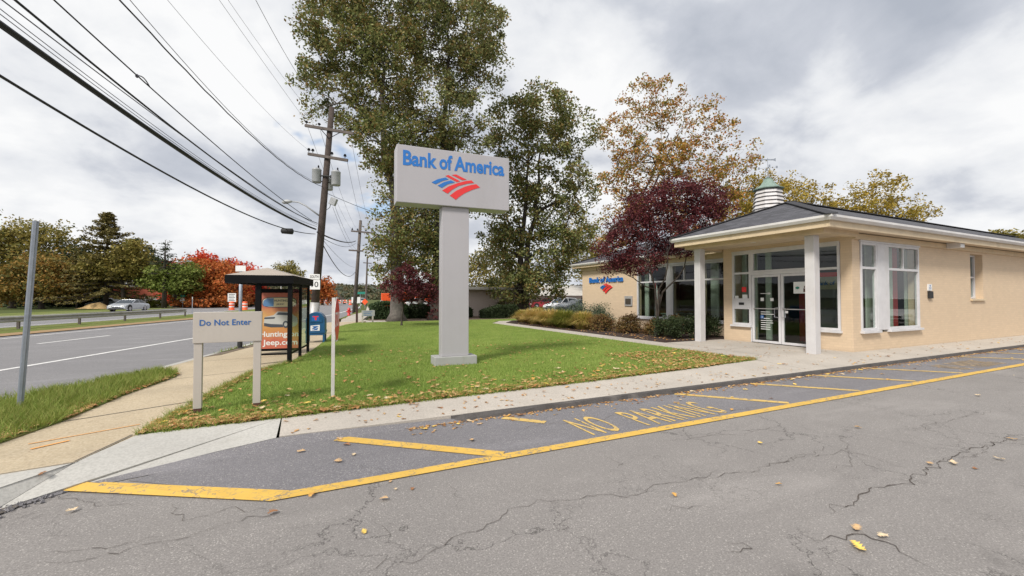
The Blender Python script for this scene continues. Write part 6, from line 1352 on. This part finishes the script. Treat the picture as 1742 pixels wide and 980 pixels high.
psign('road_sign', 606, 505.5, 515.5, 15, 42.5, M_SWHITE, 'white rectangular sign with small arrow mark beside the far pole', r=0.05, extra=lambda r_, c, rv, nv_, w_, h_: part('symbol', MB().plate([(-w_*.06, -h_*.25), (w_*.06, -h_*.25), (0, h_*.3)], c + nv_ * 0.016, rv, (0, 0, 1), 0.004), M_BLACKM, r_))
# wooden post and small low sign at the lawn corner
x_, y_ = G(607, 549, 0.12); solo('wooden_post', MB().box(x_ - 0.055, x_ + 0.055, y_ - 0.055, y_ + 0.055, 0.05, at(607, 518, x_, y_)), simple('post_brown', (0.06, 0.03, 0.025), 0.9), 'short dark wooden post at the far corner of the lawn', 'post', bevel=0.01)
(xa, ya), (xb, yb) = G(616.5, 549, 0.12), G(634, 548, 0.12); z0_, z1_ = at(616, 538, xa, ya), at(616, 528, xa, ya)
ss = thing('low_sign', ((xa + xb) / 2, ya, 0.12), 'small grey panel sign on two posts at the far corner of the lawn', 'sign')
for x_, y_ in ((xa, ya), (xb, yb)): part('post', MB().box(x_ - .04, x_ + .04, y_ - .04, y_ + .04, 0.1, z1_), M_TAUPE, ss)
part('panel', MB().box(xa - 0.03, xb + 0.05, ya - 0.07, ya - 0.041, z0_, z1_), simple('grey_panel', (0.36, 0.37, 0.36), 0.5), ss)
lm = MB()
for i in range(3): lm.box(xa + 0.05, xb - 0.08 - 0.06 * (i % 2), ya - 0.075, ya - 0.0705, z1_ - 0.10 - i * 0.09, z1_ - 0.075 - i * 0.09)
part('print', lm, M_BLUE2, ss)
# hydrant
hx_, hy_ = G(617, 536, 0.12) if False else (W2(593, 33).x, W2(593, 33).y); zk = 0.12
hp = place(593.5, 528, 33); hb = place(593.5, 536, 33); hb.z = 0.12; Hh = 0.62
hyd = thing('fire_hydrant', tuple(hb), 'red fire hydrant on the grass strip by the side road', 'fire hydrant')
part('barrel', MB().lathe(hb, [(0.14, 0), (0.14, 0.04), (0.10, 0.05), (0.10, Hh * 0.62), (0.13, Hh * 0.66), (0.13, Hh * 0.70), (0.11, Hh * 0.85), (0.05, Hh * 0.97), (0.03, Hh)], 14), M_SRED, hyd, True)
part('nozzle', MB().tube([hb + Vector((-0.19, 0, Hh * .5)), hb + Vector((0.19, 0, Hh * .5))], 0.055, 10), M_SRED, hyd); part('nozzle', MB().tube([hb + Vector((0, -0.18, Hh * .45)), hb + Vector((0, 0, Hh * .45))], 0.07, 10), M_SRED, hyd)
# orange container and panels glimpsed behind the trunks
oc = W2(700, 66); ot = thing('storage_container', tuple(oc), 'orange red container glimpsed through the small plum tree', 'container')
zt4 = place(700, 497, 66).z; part('body', MB().box(oc.x - 2.2, oc.x + 3.2, oc.y, oc.y + 2.4, 0.1, zt4), M_ORANGE, ot)
rb_ = MB()
for i in range(18): rb_.box(oc.x - 2.1 + i * 0.3, oc.x - 2.0 + i * 0.3, oc.y - 0.04, oc.y - 0.002, 0.15, zt4 - 0.05)
part('ribs', rb_, M_ORANGE, ot)
od = W2(661, 58); solo('site_hoarding', MB().box(od.x - 0.9, od.x + 0.3, od.y, od.y + 0.5, 0, place(661, 499, 58).z), M_ORANGE, 'tall orange panel left of the pale oak trunk', 'panel', bevel=0.05)
# tan mound by the silver car
b = W2(162, 58); rng = np.random.default_rng(44); mb = MB(); n = 26; prf = []
for i in range(13):
    for j in range(9):
        u, v = i / 12, j / 8; e = math.sin(math.pi * v) * min(1, (1 - abs(2 * u - 1)) * 1.6) * (0.4 + 0.6 * u)
        p = b + Vector((math.cos(YAW), -math.sin(YAW), 0)) * (u * 3.6 - 1.8) + Vector((math.sin(YAW), math.cos(YAW), 0)) * (v * 2 - 1); mb.v.append((p.x, p.y, 1.1 * e + 0.04 * rng.random()))
for i in range(12):
    for j in range(8): mb.f.append((i*9+j, (i+1)*9+j, (i+1)*9+j+1, i*9+j+1))
solo('sand_mound', mb, M_TAN, 'low tan mound on the far verge left of the silver sedan', 'mound', smooth=True)

# ================================================================= GRASS AND FALLEN LEAVES
def camdir_ok(X, Y, m=6): 
    fwd = X * math.sin(YAW) + Y * math.cos(YAW); rr = X * math.cos(YAW) - Y * math.sin(YAW); return (fwd > 0.5) & (np.abs(rr) < fwd * 1.25 + 1)
rng = np.random.default_rng(200)
def scatter(poly, n, dens=None):
    xs = [p[0] for p in poly]; ys = [p[1] for p in poly]; X = rng.uniform(min(xs), max(xs), n); Y = rng.uniform(min(ys), max(ys), n); k = inpoly(X, Y, poly) & camdir_ok(X, Y)
    if dens is not None: k &= rng.random(n) < dens(X, Y)
    return X[k], Y[k]
def blades_obj(name, poly, n, h, w, mat, z, dens=None, lean=0.5):
    X, Y = scatter(poly, n, dens); V = blades(np.stack([X, Y, np.full(len(X), z)], 1), h, w, rng, lean); me = quads_mesh(name, V, mat, 3); o = bpy.data.objects.new(name, me); COL.objects.link(o); o['kind'] = 'stuff'; return o
dfun = lambda X, Y: np.clip((6.6 / np.hypot(X, Y)) ** 2.1, 0, 1)
blades_obj('grass', LAWN, 900000, 0.042, 0.0035, L_LAWN, 0.122, dfun, 0.7)
L_LONG = leafmat('verge_blade', [(0.13, 0.20, 0.03), (0.22, 0.30, 0.05), (0.34, 0.33, 0.10), (0.20, 0.30, 0.05)], 0.25, 1.0)
blades_obj('verge_grass', VG1, 90000, 0.10, 0.005, L_LONG, 0.125, lambda X, Y: np.clip(0.35 + 0.65 * (np.sin(X * 5.1 + Y * 2) * np.sin(Y * 3.3) > -0.3), 0, 1), 0.8)
blades_obj('kerb_side_grass', VG2b, 12000, 0.08, 0.006, L_LONG, 0.125)
edge = [(-1.53, 5.50), (-0.24, 5.56), (4.17, 5.78), (9.06, 6.22), (9.06, 6.45), (4.17, 6.02), (-0.24, 5.80), (-1.40, 5.75)]
blades_obj('edge_grass', edge, 26000, 0.075, 0.004, L_LONG, 0.118, None, 0.9)
edge2 = [(-1.56, 5.5), (-1.22, 7.73), (-0.93, 9.28), (-0.36, 10.29), (-0.2, 10.25), (-0.8, 9.2), (-1.05, 7.7), (-1.35, 5.6)]
blades_obj('walk_side_grass', edge2, 20000, 0.07, 0.004, L_LONG, 0.118, None, 0.9)
# fallen leaves: six shapes
def leaf_shape(seed, s=1.0, oak=True):
    r = random.Random(seed); mb = MB(); n = 5 if oak else 3; top = []; 
    for side in (1, -1):
        row = []
        for i in range(n * 2 + 1):
            t = i / (n * 2); w = (0.46 if i % 2 else 0.14) * math.sin(math.pi * min(0.97, t * 0.9 + 0.08)) ** 0.6 * (0.8 + 0.4 * r.random()); row.append((t - 0.5 + (0.08 if i % 2 else 0), side * w))
        top.append(row)
    pts = [(-0.62, 0.012)] + top[0] + [(0.56, 0)] + top[1][::-1] + [(-0.62, -0.012)]; c1, c2, ph = r.uniform(0.2, 0.7), r.uniform(-0.3, 0.5), r.random() * 6
    cen = (0, 0, 0.02); vs = [((x) * s, y * s, s * (0.06 + c1 * y * y + c2 * x * x * 0.5 + 0.05 * math.sin(6 * x + ph))) for x, y in pts]; mid = [(x * s, 0.0, s * (0.04 + c2 * x * x * 0.5)) for x, _ in pts]
    m = len(vs); mb.add(vs + mid, [(i, i + 1, m + i + 1, m + i) for i in range(m - 1)]); mb.v = [(x, y, max(z, 0.001)) for x, y, z in mb.v]; return mb
fm = [simple('leaf_tan', (0.56, 0.37, 0.19), 0.8, 0, 0.25, 30), simple('leaf_brown', (0.30, 0.14, 0.06), 0.8, 0, 0.3, 30), simple('leaf_amber', (0.60, 0.33, 0.08), 0.8, 0, 0.2, 30), simple('leaf_gold', (0.75, 0.52, 0.12), 0.8, 0, 0.15, 30), simple('leaf_pale', (0.66, 0.52, 0.34), 0.8, 0, 0.2, 30)]
lm_ = [mesh_of('fallen_leaf', leaf_shape(i, 1.0, i % 4 != 3), fm[i % 5]) for i in range(15)]
rnd = random.Random(9)
def drop(x, y, z, s, k, label, group):
    o = bpy.data.objects.new('fallen_leaf', lm_[k]); COL.objects.link(o); o.location = (x, y, z); o.scale = (s, s, s); o.rotation_euler = (rnd.uniform(-.15, .15), rnd.uniform(-.15, .15), rnd.random() * 6.28); tag(o, label, 'leaf', group)
hand = [(1460, 931, 0.13, 3, 'large golden leaf lying on a crack in the lower right of the lot'), (1325, 824, .07, 2, 'amber leaf alone on the asphalt, middle right'), (1147, 842, .07, 2, 'amber leaf on the asphalt left of the middle crack'), (1502, 912, .09, 4, 'pale leaf just right of the large golden one'), (1457, 899, .10, 0, 'tan star shaped leaf above the large golden one'),
 (1622, 788, .11, 4, 'pale leaf beside the wide crack at the right'), (1582, 789, .09, 0, 'tan leaf at the end of the wide crack'), (1722, 747, .10, 2, 'amber leaf near the right edge of the lot'), (653, 849, .09, 0, 'tan star shaped leaf below the yellow line'), (575, 785, .11, 0, 'tan oak leaf left of the first yellow diagonal'), (512, 768, .10, 0, 'tan leaf on the dark asphalt beside the ramp'),
 (1460, 727, .09, 2, 'orange leaf out on the asphalt at the right'), (1293, 754, .08, 3, 'small yellow leaf on the asphalt right of centre'), (1664, 673, .12, 4, 'pale leaf far out on the asphalt at the upper right'), (464, 872, .09, 1, 'dark red brown leaf under the corner of the yellow line'), (122, 869, .09, 4, 'pale leaf low on the asphalt at the left'), (185, 776, .10, 3, 'yellow leaf on the white concrete ramp'), (245, 775, .07, 0, 'small tan leaf on the white concrete ramp'),
 (72, 806, .09, 1, 'brown leaf on the pavement at the left'), (803, 749, .10, 0, 'tan leaf between the two left diagonals'), (1700, 781, .10, 4, 'pale leaf right of the wide crack'), (530, 842, .10, 2, 'orange leaf on the yellow line at its corner'), (815, 722, .08, 0, 'tan leaf near the kerb above the first diagonal'), (1245, 697, .08, 2, 'orange leaf near the fourth diagonal'), (532, 682, .08, 3, 'bright yellow leaf on the grass before the stop sign'), (1268, 663, 0.1, 3, 'yellow leaf at the kerb, middle right')]
for px, py, s, k, l_ in hand:
    z = 0.012 if py > 690 or px > 700 else 0.13; 
    if px in (185, 245, 72): z = 0.122 if px == 72 else 0.07
    x, y = G(px, py, z); drop(x, y, z + 0.004, s * 0.68, {0: 0, 1: 1, 2: 2, 3: 3, 4: 4}[k] + 5 * rnd.randrange(3), l_, 'leaves dropped on the asphalt')
for i in range(95):   # along the kerb foot and in the marked strip
    x = rnd.uniform(0.3, 16) if i % 3 else rnd.uniform(4, 20); y = 4.93 - abs(rnd.gauss(0, 0.06)) - (rnd.random() < 0.25) * rnd.random() * 1.0; drop(x, y, 0.012, rnd.uniform(0.045, 0.09), rnd.randrange(15), 'small dry leaf in the drift along the foot of the kerb', 'leaves along the kerb')
for i in range(12):
    x = rnd.uniform(-1, 17); y = rnd.uniform(0.8, 3.6); drop(x, y, 0.006, rnd.uniform(0.03, 0.055), rnd.randrange(15), 'small dry leaf scattered on the open asphalt', 'leaves dropped on the asphalt')
for i in range(40):
    x = rnd.uniform(0, 24); y = rnd.uniform(5.1, 5.7); drop(x, y, 0.075 + 0.07 * (y - 5.05), rnd.uniform(0.045, 0.09), rnd.randrange(15), 'dry leaf lying on the concrete walk', 'leaves on the walk')
n_ = 0
while n_ < 105:
    x = rnd.uniform(-1.4, 8.9); y = interp2(x) + 0.05 + abs(rnd.gauss(0, 0.55)); y = max(y, 5.6)
    if inpoly(np.array([x]), np.array([y]), LAWN)[0]: drop(x, y, 0.145, rnd.uniform(0.06, 0.12), rnd.randrange(15), 'dry leaf lying on the grass near the walk', 'leaves on the lawn'); n_ += 1
# the rest as litter
LV = []; base_l = [leaf_shape(i, 1.0, i % 4 != 3) for i in range(6)]
def litter(name, pts, s0, s1):
    mb = MB()
    for x, y, z in pts:
        b_ = base_l[rnd.randrange(6)]; s = rnd.uniform(s0, s1); a = rnd.random() * 6.28; c, sn = math.cos(a), math.sin(a); tl = rnd.uniform(-0.35, 0.35)
        mb.add([(x + s*(px*c - py*sn), y + s*(px*sn + py*c), z + s*pz + s * px * tl) for px, py, pz in b_.v], b_.f)
    struct(name, mb, L_FALL, 'stuff')
pts = []
for i in range(1500):
    x = rnd.uniform(-1.5, 9.1); y = max(5.55, interp2(x)) - 0.02 + abs(rnd.gauss(0, 0.10 if i % 2 else 0.45)); pts.append((x, y, 0.135 + 0.02 * rnd.random()))
for i in range(900): x = rnd.uniform(6.5, 9.1); y = rnd.uniform(6.1, 8.4); pts.append((x, y, 0.14)) if inpoly(np.array([x]), np.array([y]), LAWN)[0] else None
for i in range(420): x = rnd.uniform(-1.5, 8.5); y = rnd.uniform(5.8, 12); pts.append((x, y, 0.15)) if inpoly(np.array([x]), np.array([y]), LAWN)[0] else None
for i in range(260): y = rnd.uniform(5.5, 9.5); x = interp(y, [(-1.51, 5.54), (-1.18, 7.73), (-0.89, 9.28), (-0.32, 10.3)]) + abs(rnd.gauss(0, 0.1)); pts.append((x, y, 0.14))
for i in range(300): x = -1.45 + rnd.random() * 1.0; y = 5.58 + abs(rnd.gauss(0, 0.15)); pts.append((x, y, 0.14))
for i in range(330): y = rnd.uniform(5.0, 9.7); x = interp(y, [(-2.85, 5.0), (-2.44, 6.5), (-2.3, 7.93), (-2.03, 9.3)]) - abs(rnd.gauss(0, 0.13)); pts.append((x, y, 0.14))
for i in range(400): y = rnd.uniform(9.9, 20); x = rnd.uniform(9.95, 11.5); pts.append((x, y, 0.15))
litter('leaf_litter', pts, 0.04, 0.085)
pts = []
for i in range(1500): x = rnd.uniform(1, 26); pts.append((x, 4.955 - abs(rnd.gauss(0, 0.035)) - (rnd.random() < .2) * rnd.random() * .25, 0.008))
for i in range(120): y = rnd.uniform(5.2, 6.0); pts.append((rnd.uniform(9, 30), y, 0.076 + 0.048 * (y - 5.05)))
for i in range(100): pts.append((rnd.uniform(9.2, 12.4), rnd.uniform(6.3, 9.3), 0.121))
for i in range(160): y = rnd.uniform(5.08, 5.6); pts.append((rnd.uniform(-0.2, 9), y, 0.076 + 0.095 * (y - 5.05)))
litter('kerb_litter', pts, 0.02, 0.055)
